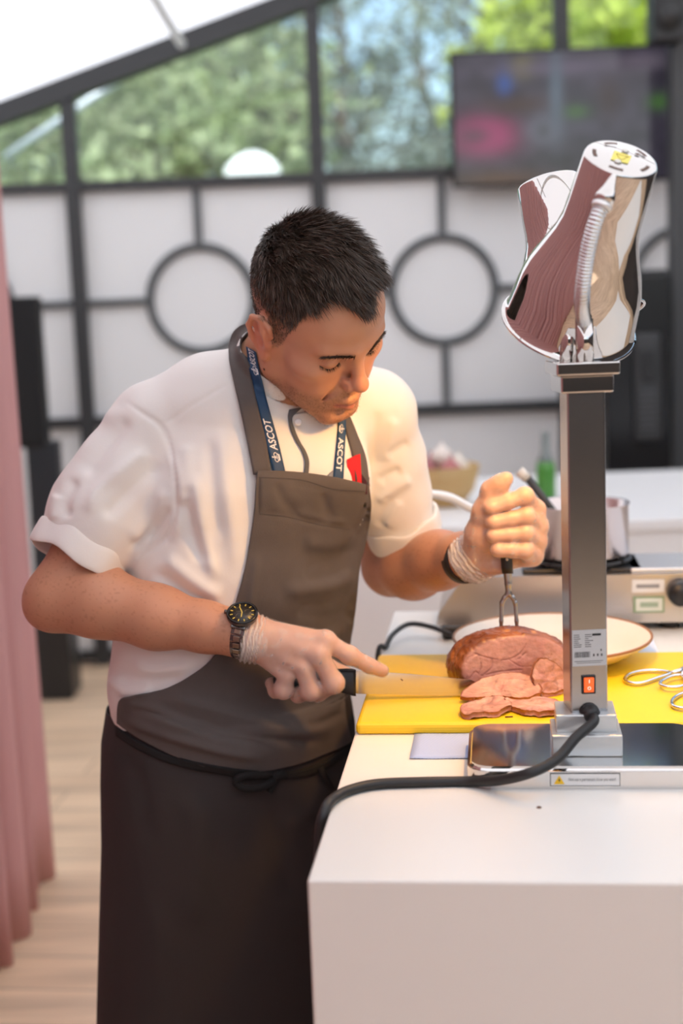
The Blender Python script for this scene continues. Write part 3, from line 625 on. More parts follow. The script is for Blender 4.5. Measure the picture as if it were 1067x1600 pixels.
strip(.85, .89, .54, .60); strip(.05, .93, .86, .875); strip(.12, .86, .91, .922)
pr1 = obj_pd('print', *join_pd(parts), mat('print_dark', (.10, .10, .10), .7), lb); parts = []; strip(.60, .87, .105, .165); obj_pd('print', *join_pd(parts), mat('print_black', (.01, .01, .01), .7), lb)
# rocker switch
ts = post_at(1069); box('switch_frame', pp_(-.001, fy-.001, ts), (.0165, .003, .0225), mat('switch_black', (.01, .01, .01), .4), hl, PR, bev=.0006)
sw = bpy.data.materials.new('switch_glow'); sw.use_nodes = True; b = sw.node_tree.nodes['Principled BSDF']; b.inputs['Base Color'].default_value = (.7, .12, .02, 1); b.inputs['Emission Color'].default_value = (1, .12, .015, 1); b.inputs['Emission Strength'].default_value = .55; b.inputs['Roughness'].default_value = .25
rk = box('rocker', pp_(-.001, fy-.003, ts), (.0118, .004, .0180), sw, hl, PR @ Euler((.12, 0, 0)).to_matrix(), bev=.0008)
ml = bpy.data.materials.new('mark_white'); ml.use_nodes = True; b = ml.node_tree.nodes['Principled BSDF']; b.inputs['Base Color'].default_value = (.95, .75, .6, 1); b.inputs['Emission Color'].default_value = (1, .7, .5, 1); b.inputs['Emission Strength'].default_value = .5
q = np.linspace(0, 2*math.pi, 16, endpoint=False); box('on_mark', pp_(-.001, fy-.0058, ts+.005), (.0009, .0006, .004), ml, rk, PR); tube('off_mark', np.array([pp_(-.001+.0017*math.cos(t), fy-.0053, ts-.0035+.0017*math.sin(t)) for t in q]), .0004, ml, rk, 6, closed=True)
# cable gland and cable
tg = post_at(1114); lathe('cable_gland', [(.012, 0), (.0115, .006), (.0085, .012), (.0075, .014)], pp_(.0, fy, tg), -ey, M_rub, hl, 24)
g0 = pp_(0, fy-.01, tg); cz = TOP+.0062
fq = lambda x, y: atz(x, y, cz)
lc = cuv(atz(512, 1262, TOP)); cpts = [g0+ey*.006, g0-ey*.012+axn*-.004, aty(900, 1152, g0[1]-.03), aty(870, 1186, g0[1]-.055), aty(830, 1207, g0[1]-.078), atz(780, 1219, TOP+.016), fq(730, 1221), fq(660, 1222), fq(590, 1225), fq(548, 1234), fq(524, 1246)]
e0 = fq(512, 1262); cpts += [e0+[-.004, 0, -.004], cpt(-.012, cuv(e0)[1]-.006, TOP-.04), cpt(-.016, cuv(e0)[1]-.01, TOP-.2), cpt(-.02, cuv(e0)[1], TOP-.55)]
tube('cable', catmull(cpts, 8), .0062, M_rub, hl, 12)
# warning label on the base front
fv = bl[1]-.0006
def bs(px, py): n_ = np.array([-EY[0], -EY[1], 0]); p_ = cpt(0, fv, 0); d = ray(px, py); return CAM+d*(((p_-CAM)@n_)/(d@n_))
a_, b2 = bs(859, 1206), bs(969, 1230); cc = (a_+b2)/2; lw = abs((b2-a_)[:2]@EX); lh = .0155; wl = box('warning_label', cc, (lw, .0008, lh), mat('label_border', (.05, .05, .05), .5), hl, CR)
box('label_face', cc-np.array([*EY, 0])*.0003, (lw-.0018, .0008, lh-.0018), mat('label_white', (.74, .74, .72), .5), wl, CR)
def lpt(a, z, o=.0012): return cc+np.array([EX[0], EX[1], 0])*a+np.array([0, 0, z])-np.array([EY[0], EY[1], 0])*o
tx = -lw/2+.0105; tri = [lpt(tx-.0062, -.0052), lpt(tx+.0062, -.0052), lpt(tx, .0054)]; obj_pd('warning_triangle', tri, [(0, 1, 2)], mat('warn_yellow', (.85, .52, .01), .5), wl)
obj_pd('bolt_mark', [lpt(tx+.0006, .003, .0014), lpt(tx-.0014, -.001, .0014), lpt(tx, -.0008, .0014), lpt(tx-.0006, -.004, .0014), lpt(tx+.0016, .0003, .0014), lpt(tx+.0002, .0002, .0014)], [(0, 1, 2, 5), (5, 2, 3, 4)], mat('print_black', (.01, .01, .01), .7), wl)
tv_, tf_ = text_mesh('Not use a permanent show you want!', .0058); wmax = max(v[0] for v in tv_); k_ = (lw-.026)/wmax
obj_pd('print', [lpt(-lw/2+.021+v[0]*k_, -.0012+v[1], .0014) for v in tv_], tf_, mat('print_grey2', (.16, .16, .16), .7), wl)
# shades
def shade(cap, rim, hint_attach, lab):
    axis = rim-cap; Ls = np.linalg.norm(axis); d = axis/Ls
    pr_ = [(.0, .0), (.0385, .0), (.0405, .0015), (.0420, .005), (.0445, .06), (.0455, .085), (.049, .105), (.0575, .13), (.067, .155), (.0725, .175), (.0755, .195), (.0785, .225), (.0815, .238), (.0835, .2385), (.0835, .2405), (.0805, .2405)]
    sc = Ls/.24; pr_ = [(r_, t_*sc) for r_, t_ in pr_]
    inner = [(r_-.0012, t_-.0006) for r_, t_ in pr_[:-3]][::-1]; inner[-1] = (0, .0012); inner[-2] = (.037, .0012)
    sh = lathe('shade', pr_+inner, cap, d, M_mir, hl, 96, cap=False)
    return sh, d, sc
Yp = p0[1]
cap1 = aty(971, 246, Yp-.035); rim1 = aty(888, 507, Yp+.085)
sh1, d1, s1 = shade(cap1, rim1, None, '')
a1, b1, _ = frame_from(d1)
# cap details: slots, screws, yellow sticker
def capt(ang, rad, off=-.0006): return cap1+(a1*math.cos(ang)+b1*math.sin(ang))*rad+d1*off
M_slot = mat('slot_brown', (.09, .03, .008), .5); lk = []
for k in range(5):
    A0 = 2*math.pi*k/5+.35; ang = np.linspace(A0-.26, A0+.26, 10); vs = [capt(t, .0335) for t in ang]+[capt(t, .0290) for t in ang[::-1]]; obj_pd('vent_slot', vs, [tuple(range(20))], M_slot, sh1)
obj_pd('vent_slot', [capt(t, r_) for t, r_ in ()] or [capt(2.9, .024)+(a1*math.cos(t)+b1*math.sin(t))*.003-d1*.0002 for t in np.linspace(0, 2*math.pi, 12, endpoint=False)], [tuple(range(12))], M_slot, sh1)
def cap_px(px, py, off=-.001): d = ray(px, py); p_ = cap1+d1*off; return CAM+d*(((p_-CAM)@d1)/(d@d1))
obj_pd('sticker', [cap_px(954, 249), cap_px(981, 256), cap_px(987, 244), cap_px(960, 235)], [(0, 1, 2, 3)], mat('sticker_yellow', (.80, .68, .12), .5), sh1)
obj_pd('sticker_mark', *tube_pts(np.array([cap_px(963, 240, -.0014), cap_px(982, 245, -.0014), cap_px(970, 250, -.0014)]), .0003, 6, closed=True), mat('print_ochre', (.35, .28, .05), .6), sh1)
for px, py in ((977, 236), (965, 253)): lathe('screw', [(.0042, 0), (.004, .0012), (.0025, .0022), (0, .0025)], cap_px(px, py, -.0006), -d1, mat('screw_steel', (.6, .58, .52), .25, 1.), sh1, 16)
# gooseneck
ga = pp_(.001, -.012, L+.03); gb = aty(940, 322, cap1[1]-.058)
neck = catmull([ga+axn*.045, aty(909, 470, Yp-.065), aty(917, 400, Yp-.085), aty(929, 350, Yp-.095), gb], 22)
seg = np.cumsum(np.r_[0, np.linalg.norm(np.diff(neck, axis=0), axis=1)]); nn = int(seg[-1]/.00095); uu = np.linspace(0, seg[-1], nn); neck = np.stack([np.interp(uu, seg, neck[:, i]) for i in range(3)], 1)
tube('gooseneck', neck, .0082+.0008*np.cos(np.arange(nn)*2*math.pi/4), mat('neck_steel', (.68, .69, .70), .24, .95), hl, 18)
tube('neck_sleeve', [ga, ga+axn*.05], .0105, M_mir, hl, 20)
gd = neck[-1]-neck[-6]; gd /= np.linalg.norm(gd); gd2 = gd*.8+(aty(948, 296, cap1[1]-.042)-gb)/np.linalg.norm(aty(948, 296, cap1[1]-.042)-gb)*.6; lathe('neck_ring', [(.0100, -.003), (.0112, -.002), (.0112, .002), (.0100, .003)], gb, gd, mat('ring_white', (.8, .8, .8), .3, .4), hl, 24)
lathe('neck_cone', [(.0105, 0), (.0112, .008), (.0085, .016), (.0045, .030), (.003, .036)], gb+gd*.003, gd2, M_mir, hl, 24)
# second lamp behind
cap2 = aty(856, 284, Yp+.235); rim2 = aty(908, 500, Yp+.19)
sh2, d2, s2 = shade(cap2, rim2, None, '')
g2a = pp_(-.012, .014, L+.03); tube('neck_sleeve', [g2a, g2a+axn*.05], .0105, M_mir, hl, 20)
n2 = catmull([g2a+axn*.045, aty(893, 450, Yp+.03), aty(890, 400, Yp+.06), aty(888, 360, Yp+.12), cap2+d2*.06+np.array([.02, -.040, 0])], 16); tube('gooseneck', n2, .0082, MATS['neck_steel'], hl, 14)
# bulbs: real lamps that warm the roast
mbulb = bpy.data.materials.new('bulb_warm'); mbulb.use_nodes = True; b = mbulb.node_tree.nodes['Principled BSDF']; b.inputs['Base Color'].default_value = (.9, .4, .1, 1); b.inputs['Emission Color'].default_value = (1, .42, .08, 1); b.inputs['Emission Strength'].default_value = 6
for cap, d, s_, sh in ((cap1, d1, s1, sh1), (cap2, d2, s2, sh2)):
    lathe('bulb', [(.013, 0), (.013, .02), (.024, .05), (.031, .075), (.026, .098), (.012, .108), (0, .11)], cap+d*.05, d, mbulb, hl, 32)
    ld = bpy.data.lights.new('heat_bulb', 'SPOT'); lo = bpy.data.objects.new('heat_bulb_light', ld); COL.objects.link(lo); lo.parent = hl
    ld.energy = HEAT_W; ld.color = (1, .50, .13); ld.spot_size = math.radians(112); ld.spot_blend = .55; ld.shadow_soft_size = .03
    lo.location = V(cap+d*.19*s_); lo.rotation_euler = V(d).to_track_quat('-Z', 'Y').to_euler()
world_children(hl)
# ================================================================ carved roast
rc = np.array([*atz(792, 1090, BZ)[:2], 0]); rY = rc[1]+.060
rcx = aty(793, 1040, rY)[0]; BZm = BZ+.0005
S = SDF(.0013); cz_ = BZm+.038; CTR = np.array([rcx, rY, cz_])
S.ell(CTR, (.082, .066, .044), k=.012); S.ell(CTR+[.032, -.008, -.008], (.051, .054, .034), k=.02); S.ell(CTR+[-.038, .004, -.010], (.045, .056, .033), k=.02); S.ell(CTR+[0, .02, -.014], (.068, .048, .028), k=.02)
fn = np.array([.16, -.97, .14]); fn /= np.linalg.norm(fn); fc = CTR+np.array([0, -.032, .0])
S.plane(fc, fn, CTR-.15, CTR+.15, k=.006)
S.plane([0, 0, BZm], (0, 0, -1), CTR-.15, CTR+.15, k=.004)
v, f = S.mesh(); n = vnormals(v, f)
# muscle seams on the cut face as lines in face coordinates
eu = np.array([1, 0, 0])-fn*fn[0]; eu /= np.linalg.norm(eu); ev = np.cross(fn, eu); ev = ev if ev[2] > 0 else -ev
def fpx(x, y): d = ray(x, y); q = CAM+d*(((fc-CAM)@fn)/(d@fn)); return np.array([(q-fc)@eu, (q-fc)@ev])
uv = np.stack([(v-fc)@eu, (v-fc)@ev], 1); onf = smoothstep(.004, -.0005, -((v-fc)@fn)) * smoothstep(.6, .9, n@fn)
seams = [[(742, 1021), (762, 1028), (790, 1031), (812, 1022), (822, 1006)], [(748, 1024), (752, 1040), (748, 1052)], [(768, 1030), (768, 1043), (757, 1053)], [(795, 1030), (815, 1042), (840, 1038), (857, 1030), (862, 1022)], [(810, 1030), (822, 1020)], [(752, 1056), (780, 1050), (815, 1046)], [(728, 1035), (732, 1028), (745, 1022)], [(735, 1060), (742, 1050), (748, 1053)]]
dep = np.zeros(len(v)); sl_ = np.zeros(len(v))
for s in seams:
    P = np.array([fpx(*q) for q in s]); P = catmull(P, 5); d, _, _ = polydist(uv, P); jt = .7+.6*vnoise(v, 120, 12); dep += np.exp(-(d/(.0010*jt))**2)*.0012; sl_ = np.maximum(sl_, np.exp(-(d/(.0008*jt))**2)*np.clip(.55+.6*vnoise(v, 70, 13), .1, 1))
n1 = vnoise(v, 90, 1)+.6*vnoise(v, 230, 2); n2 = vnoise(v, 35, 3)
v = v+n*(-dep*onf+.0006*n1*onf+(1-onf)*(.0016*n1+.002*n2))[:, None]
# colours
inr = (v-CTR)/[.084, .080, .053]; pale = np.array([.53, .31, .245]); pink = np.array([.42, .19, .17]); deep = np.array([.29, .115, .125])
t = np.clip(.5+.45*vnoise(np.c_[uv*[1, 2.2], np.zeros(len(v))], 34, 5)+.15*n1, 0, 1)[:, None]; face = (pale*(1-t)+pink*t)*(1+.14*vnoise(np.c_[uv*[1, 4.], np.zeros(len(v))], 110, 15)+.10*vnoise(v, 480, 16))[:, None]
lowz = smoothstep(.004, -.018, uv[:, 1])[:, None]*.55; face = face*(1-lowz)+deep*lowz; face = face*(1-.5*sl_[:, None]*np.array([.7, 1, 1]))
# crust rim along the edge of the cut
rimd = smoothstep(-.0005, .0045, ((fc-v)@fn))[:, None]
ct1 = np.array([.36, .125, .035]); ct2 = np.array([.13, .035, .012]); ct3 = np.array([.46, .20, .05]); tt = np.clip(.5+.5*n2+.3*n1, 0, 1)[:, None]; crust = ct1*(1-tt)+ct2*tt
g_ = smoothstep(.45, .9, vnoise(v, 55, 8))[:, None]; crust = crust*(1-g_)+ct3*g_
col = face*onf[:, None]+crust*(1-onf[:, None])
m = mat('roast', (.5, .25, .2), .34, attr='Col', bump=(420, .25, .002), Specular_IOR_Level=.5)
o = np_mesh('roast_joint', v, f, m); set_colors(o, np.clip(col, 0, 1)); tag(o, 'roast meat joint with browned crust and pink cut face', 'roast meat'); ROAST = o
# slices
m2 = mat('meat_slice', (.5, .25, .2), .45, attr='Col', bump=(380, .3, .002))
def slice_(out_px, Yf, th, lab, seed, grp=None):
    """sheet bounded by an outline; Yf(px,py) gives its depth where it lies"""
    O = catmull(np.array(out_px, float), 10, True); c = O.mean(0); O = O+(O-c)/np.linalg.norm(O-c, axis=1, keepdims=True)*(1.3*vnoise(np.c_[O*.12, np.zeros(len(O))], 1., seed)+.9*vnoise(np.c_[O*.35, np.zeros(len(O))], 1., seed+4))[:, None]; NR = 14; vs = []; fs = []; ed = []
    for j in range(NR+1):
        s_ = j/NR
        for q in O: vs.append(c+(q-c)*s_); ed.append(s_)
    K = len(O); vs = np.array(vs); ed = np.array(ed)
    for j in range(NR):
        for i in range(K): fs.append((j*K+i, j*K+(i+1) % K, (j+1)*K+(i+1) % K, (j+1)*K+i))
    P = np.array([aty(x, y, Yf(x, y)) for x, y in vs]); wob = .0030*vnoise(P, 55, seed)+.0013*vnoise(P, 140, seed+1)+.0005*vnoise(P, 420, seed+5); P[:, 2] = np.maximum(P[:, 2], BZ+th+.0006)
    fs = np.array(fs); nn_ = vnormals(P, fs); flip = -1 if (nn_[:, 1].mean() > 0 or nn_[:, 2].mean() < -.3) else 1; nn_ = nn_*flip
    tp = P+nn_*wob[:, None]; bt = tp-nn_*th; bt[:, 2] = np.maximum(bt[:, 2], BZ+.0004); tp[:, 2] = np.maximum(tp[:, 2], bt[:, 2]+.0012); rimk = np.arange(NR*K, (NR+1)*K); N = len(tp)
    if flip < 0: fs = fs[:, ::-1]
    F = [tuple(q) for q in fs]+[tuple(q[::-1]+N) for q in fs]+[((rimk[i], rimk[(i+1) % K], rimk[(i+1) % K]+N, rimk[i]+N) if flip < 0 else (rimk[(i+1) % K], rimk[i], rimk[i]+N, rimk[(i+1) % K]+N)) for i in range(K)]
    A = np.concatenate([tp, bt]); e2 = np.concatenate([ed, ed]); o = np_mesh('meat_slice', A, np.array(F), m2)
    t_ = np.clip(.5+.5*vnoise(A*[1, 1, 1], 55, seed+2)+.2*vnoise(A, 160, seed+3), 0, 1)[:, None]; cc_ = np.array([.60, .345, .265])*(1-t_)+np.array([.42, .18, .15])*t_; cc_ = cc_*(1+.16*vnoise(A*[1, 1, 3.5], 130, seed+8)+.10*vnoise(A, 500, seed+9))[:, None]
    ln = np.exp(-(vnoise(A*[1, 1, 1.4], 48, seed+7)/.05)**2)[:, None]*.30; cc_ = cc_*(1-ln)
    k_ = (smoothstep(.962, 1., e2)*np.clip(.75+.7*vnoise(A, 70, seed+11), .15, 1))[:, None]; cc_ = cc_*(1-k_)+np.array([.27, .085, .03])*k_
    set_colors(o, np.clip(cc_, 0, 1)); tag(o, lab, 'meat slice', grp); return o
Yfr = fc[1]
slice_([(845, 1028), (866, 1034), (880, 1050), (885, 1068), (880, 1084), (868, 1095), (850, 1095), (842, 1080), (832, 1064), (834, 1044)], lambda x, y: Yfr-.020-(y-1030)*.00025+(x-850)*.0003, .006, 'upright meat slice leaning on the right of the roast', 31)
slice_([(719, 1084), (738, 1068), (765, 1056), (795, 1049), (822, 1052), (838, 1062), (846, 1076), (841, 1088), (822, 1090), (790, 1087), (760, 1087), (738, 1092), (722, 1089)], lambda x, y: Yfr-.052+(1092-y)*.00085, .007, 'folded pale meat slice draped against the roast above the others', 41)
slice_([(718, 1108), (724, 1098), (740, 1095), (760, 1089), (780, 1087), (795, 1092), (800, 1102), (780, 1110), (755, 1113), (730, 1115)], lambda x, y: atz(x, y, BZ+.009)[1] if y > 1100 else atz(x, 1100, BZ+.009)[1]+(1100-y)*.0012, .007, 'curled meat slice lying flat on the board by the knife tip', 51)
slice_([(790, 1090), (815, 1092), (845, 1088), (868, 1092), (881, 1103), (874, 1110), (850, 1111), (825, 1111), (803, 1104), (792, 1098)], lambda x, y: atz(x, y, BZ+.009)[1] if y > 1100 else atz(x, 1100, BZ+.009)[1]+(1100-y)*.0012, .007, 'flat meat slice on the board before the upright slice', 61)
# ================================================================ the cook
def Q(x, y, Y): return aty(x, y, Y)
def rot3(rx, ry, rz):
    cx, sx, cy, sy, cz, sz = math.cos(rx), math.sin(rx), math.cos(ry), math.sin(ry), math.cos(rz), math.sin(rz)
    return np.array([[cz, -sz, 0], [sz, cz, 0], [0, 0, 1]]) @ np.array([[1, 0, 0], [0, cx, -sx], [0, sx, cx]]) @ np.array([[cy, 0, sy], [0, 1, 0], [-sy, 0, cy]])
HS = 1.03; HR = rot3(math.radians(-42), math.radians(22), math.radians(-132)); HT = Q(494, 500, 1.955)
def hl_(p): return HT + (HR @ (np.asarray(p, float)*HS))
def hinv(p): return ((np.asarray(p)-HT) @ HR)/HS          # world -> head local (x right, y front, z up)
FWD = np.array([math.sin(math.radians(35)), -math.cos(math.radians(35)), 0]); RGT = np.array([FWD[1], -FWD[0], 0])
person = empty('person', (-.17, 2.1, 0), label='cook in white jacket and dark apron carving the roast with knife and fork', cat='person')
NB = Q(424, 606, 2.055)
S_R, E_R, W_R = Q(236, 690, 2.04), Q(93, 934, 1.97), Q(374, 990, 1.905)
S_L, E_L, W_L = Q(588, 645, 2.14), Q(612, 885, 2.26), Q(742, 868, 2.035)

def R_ell(S, c, r, k=.01, op='u', R=None):           # ellipsoid in head space
    Rm = HR if R is None else HR @ np.asarray(R); S.ell(hl_(c), np.asarray(r)*HS, Rm, k*HS, op)
def R_cone(S, a, b, ra, rb, k=.01, op='u'): S.cone(hl_(a), hl_(b), ra*HS, rb*HS, k*HS, op)
def head(S):
    R_ell(S, (0, -.014, .040), (.0765, .096, .088), .01)
    R_ell(S, (0, .030, .046), (.064, .056, .058), .02)
    R_ell(S, (0, .036, -.012), (.060, .050, .058), .02)
    R_ell(S, (0, .042, -.056), (.046, .044, .046), .02)
    for s in (-1, 1): R_ell(S, (s*.034, .042, -.048), (.024, .034, .036), .03)
    for s in (-1, 1):
        R_cone(S, (s*.064, -.004, -.012), (s*.055, .002, -.058), .017, .016, .02)
        R_cone(S, (s*.055, .002, -.058), (s*.017, .078, -.098), .017, .016, .022)
        R_ell(S, (s*.047, .052, -.010), (.021, .023, .015), .018)
        R_cone(S, (s*.010, .0835, .029), (s*.044, .068, .031), .0105, .009, .012)      # brow
    R_ell(S, (0, .079, -.098), (.020, .015, .015), .014)                            # chin
    R_ell(S, (0, .074, -.060), (.031, .024, .026), .016)                            # muzzle
    for s in (-1, 1): R_ell(S, (s*.033, .094, .010), (.019, .016, .0125), .012, 's')     # sockets
    R_cone(S, (0, .083, .022), (0, .102, -.014), .0072, .0090, .012)                # nose bridge
    R_ell(S, (0, .106, -.020), (.0118, .0118, .0105), .008)
    for s in (-1, 1):
        R_ell(S, (s*.0122, .0955, -.0265), (.0078, .0118, .0088), .004)
        R_ell(S, (s*.0068, .1015, -.0350), (.0042, .0058, .0038), .003, 's')
        R_cone(S, (s*.0195, .0985, -.0235), (s*.0335, .079, -.058), .0022, .002, .007, 's')   # nasolabial fold
        R_ell(S, (s*.0325, .0695, .010), (.0142, .0140, .0132), .004)               # lidded eyeball
        # crease above and below the lids
        P = [(.0195, .0795, .010), (.025, .0842, .0185), (.033, .0850, .0205), (.041, .0805, .0185), (.0465, .0735, .013)]
        for i in range(4): R_cone(S, (s*P[i][0], P[i][1], P[i][2]), (s*P[i+1][0], P[i+1][1], P[i+1][2]), .0014, .0014, .003, 's')
        P = [(.0195, .0795, .006), (.026, .0835, .001), (.033, .0845, -.0008), (.041, .080, .001), (.0465, .073, .005)]
        for i in range(4): R_cone(S, (s*P[i][0], P[i][1], P[i][2]), (s*P[i+1][0], P[i+1][1], P[i+1][2]), .0012, .0012, .003, 's')
        # lips
        R_cone(S, (s*.0235, .0855, -.0625), (s*.006, .0985, -.0585), .0035, .0052, .005); R_cone(S, (s*.006, .0985, -.0585), (0, .0985, -.0592), .0052, .005, .004)
        R_cone(S, (s*.0205, .0850, -.0675), (0, .0970, -.0715), .0038, .0068, .006)
        R_cone(S, (s*.0255, .0870, -.0640), (s*.012, .0985, -.0646), .0014, .0014, .0025, 's'); R_cone(S, (s*.012, .0985, -.0646), (0, .1045, -.0652), .0014, .0014, .0025, 's')
        R_cone(S, (s*.014, .098, -.083), (0, .1015, -.0835), .004, .005, .009, 's')       # groove over the chin
        # ear: plate, concha, helix, lobe
        Re = rot3(0, s*.28, -s*.42)
        R_ell(S, (s*.0795, -.010, .002), (.0075, .0185, .0300), .006, 'u', Re); R_ell(S, (s*.0765, -.012, .000), (.0085, .0165, .0260), .006)
        H = [(.079, .006, .010), (.0835, .004, .026), (.0875, -.010, .0325), (.0915, -.0235, .026), (.0915, -.0275, .008), (.0875, -.0225, -.010), (.0825, -.012, -.022), (.079, -.001, -.030)]
        for i in range(len(H)-1): R_cone(S, (s*H[i][0], H[i][1], H[i][2]), (s*H[i+1][0], H[i+1][1], H[i+1][2]), .0036, .0036, .003)
        R_ell(S, (s*.0850, -.013, .016), (.0045, .0130, .0150), .004)
        R_ell(S, (s*.0800, .000, -.0285), (.0048, .0085, .0105), .005)
        R_ell(S, (s*.0915, -.005, -.001), (.0075, .0092, .0145), .004, 's', Re)
        R_ell(S, (s*.0920, -.014, .016), (.0050, .0080, .0080), .004, 's', Re)
        R_ell(S, (s*.0790, .0060, -.004), (.0052, .0045, .0065), .004)                  # tragus
def hand_R(S, i=0., k=.004):
    wr = Q(388, 994, 1.902); MC = [Q(508, 1002, 1.894), Q(497, 1022, 1.885), Q(474, 1042, 1.886), Q(448, 1055, 1.893)]
    WB = [Q(402, 982, 1.901), Q(399, 992, 1.897), Q(396, 1002, 1.899), Q(392, 1010, 1.904)]
    for a, b, r0, r1 in zip(WB, MC, (.0145, .015, .0145, .0135), (.0130, .0128, .0122, .0112)): S.cone(a, b, r0+i, r1+i, .012)
    S.cone(Q(430, 1010, 1.908), Q(480, 1030, 1.903), .019+i, .017+i, .012)
    F = [[MC[0], Q(546, 1024, 1.899), Q(577, 1040, 1.908), Q(597, 1048, 1.913)], [MC[1], Q(521, 1067, 1.888), Q(497, 1083, 1.910), Q(478, 1072, 1.925)],
         [MC[2], Q(486, 1078, 1.891), Q(466, 1085, 1.912), Q(452, 1072, 1.925)], [MC[3], Q(443, 1077, 1.898), Q(431, 1079, 1.914), Q(424, 1068, 1.924)]]
    RR = [(.0125, .0112, .0102, .0088), (.0130, .0132, .0118, .0095), (.0128, .0132, .0115, .0092), (.0118, .0120, .0105, .0088)]
    for P, r in zip(F, RR): S.chain(P, [q+i for q in r], k)
    for P, r in zip(F, RR): S.ell(P[1], (r[1]+.0012+i), None, .006)
    S.ell(MC[0], .0142+i, None, .008); S.ell(MC[1], .0142+i, None, .008)
    S.chain([Q(425, 1005, 1.918), Q(470, 1022, 1.944), Q(510, 1042, 1.948), Q(540, 1052, 1.944)], [.018+i, .0145+i, .0118+i, .0095+i], .008)
    return F
def hand_L(S, i=0., k=.0035):
    mid = [(767, 793, 820, 775, .0112), (771, 816, 822, 806, .0112), (771, 837, 821, 833, .0108), (778, 859, 821, 860, .0112)]
    MCP = [Q(836, 797, 1.998), Q(840, 822, 2.000), Q(838, 846, 2.002), Q(832, 868, 2.004)]
    F = []
    for j, (x0, y0, x1, y1, r) in enumerate(mid):
        dip = Q(x0, y0, 1.963); pip = Q(x1, y1, 1.966); tip = Q(x0+6, y0+2, 1.980); F.append([MCP[j], pip, dip, tip])
        S.chain([MCP[j], pip], [.0125+i, r+.0004+i], .006); S.chain([pip, (pip+dip)/2, dip, tip], [r+i, r-.0006+i, r-.0012+i, r-.002+i], k); S.ell(pip, r+.0012+i, None, .004)
    wl = Q(746, 868, 2.028)
    for j, b in enumerate(MCP): S.cone(Q(756+2*j, 850+9*j, 2.03), b, .0165+i, .0135+i, .012)
    S.cone(Q(790, 815, 2.012), Q(790, 866, 2.012), .017+i, .018+i, .012)
    # thenar and thumb
    S.chain([Q(748, 868, 2.018), Q(752, 835, 2.000), Q(757, 800, 1.985), Q(767, 766, 1.975), Q(781, 756, 1.968), Q(791, 748, 1.964)], [.0235+i, .0225+i, .0165+i, .0125+i, .0110+i, .0092+i], .010)
    S.cone(Q(757, 880, 2.022), Q(778, 882, 2.004), .0195+i, .0145+i, .012)
    S.cone(Q(752, 850, 2.005), Q(765, 838, 1.990), .018+i, .014+i, .012)
    return F
B = SDF(.0019)
head(B)
# neck and hidden chest
B.chain([hl_((0, -.030, -.010)), (hl_((0, -.034, -.050))+NB)/2, NB], [.056, .053, .053], .02)
B.cone(hl_((.035, -.01, -.045)), NB+FWD*.045+np.array([0, 0, -.02]), .016, .016, .02)
for c, a, b in ((Q(412, 690, 2.08), .15, .09), (Q(392, 830, 2.09), .15, .095)): B.ell(c, (a, b, .14), np.stack([RGT, FWD, [0, 0, 1]], 1), .03)
B.cone(NB, Q(412, 690, 2.08), .062, .07, .03)
B.chain([Q(400, 650, 2.07), S_R, (S_R*.45+E_R*.55), E_R], [.06, .052, .050, .044], .02)
B.ell(Q(70, 948, 1.975), (.026, .03, .028), None, .02)
fa = W_R-E_R
B.chain([E_R, E_R+fa*.22+[0, 0, .006], E_R+fa*.55, E_R+fa*.82, W_R, Q(398, 995, 1.902)], [.045, .0485, .0425, .0325, .0285, .0255], .02)
B.chain([Q(470, 650, 2.10), S_L, (S_L+E_L)/2, E_L], [.055, .05, .048, .045], .02)
fl_ = W_L-E_L
B.chain([E_L, E_L+fl_*.28+[0, 0, -.004], E_L+fl_*.6, E_L+fl_*.9, Q(752, 864, 2.024)], [.045, .0500, .0425, .0335, .029], .02)
FR = hand_R(B); FL_ = hand_L(B)
bv, bf = B.mesh(); bn = vnormals(bv, bf); bv = relax(bv, bf, 1, .4); bn = vnormals(bv, bf)
# ---- skin colour by place on the body
L = hinv(bv); base = np.array([.56, .285, .175]); col = np.tile(base, (len(bv), 1))
def paint(mask, c, amt=1.):
    global col
    m_ = (np.clip(mask, 0, 1)*amt)[:, None]; col = col*(1-m_)+np.array(c)*m_
isH = (np.linalg.norm(L-[0, 0, .01], axis=1) < .16)
gau = lambda c, r: np.exp(-(((L-np.array(c))/np.array(r))**2).sum(1))*isH
for s in (-1, 1):
    paint(gau((s*.084, -.008, 0), (.012, .03, .036)), (.60, .20, .13), .75); paint(gau((s*.042, .06, -.022), (.024, .03, .02)), (.56, .235, .15), .6)
paint(gau((0, .11, -.02), (.014, .016, .016)), (.56, .215, .14), .65)
stub = smoothstep(-.040, -.062, L[:, 2]+.25*np.maximum(.05-L[:, 1], 0))*smoothstep(-.01, .03, L[:, 1])*isH
stub = np.maximum(stub, gau((0, .092, -.047), (.026, .02, .010)))
nz = .5+.5*vnoise(bv, 420, 4)
paint(stub*(.35+.65*nz), (.27, .125, .065), .72)
STUB = stub.copy()
lips = (np.exp(-((L[:, 2]+.0655)/.0058)**4)*smoothstep(.026, .018, np.abs(L[:, 0]))*smoothstep(.078, .088, L[:, 1]))*isH; paint(lips, (.50, .17, .13), .8)
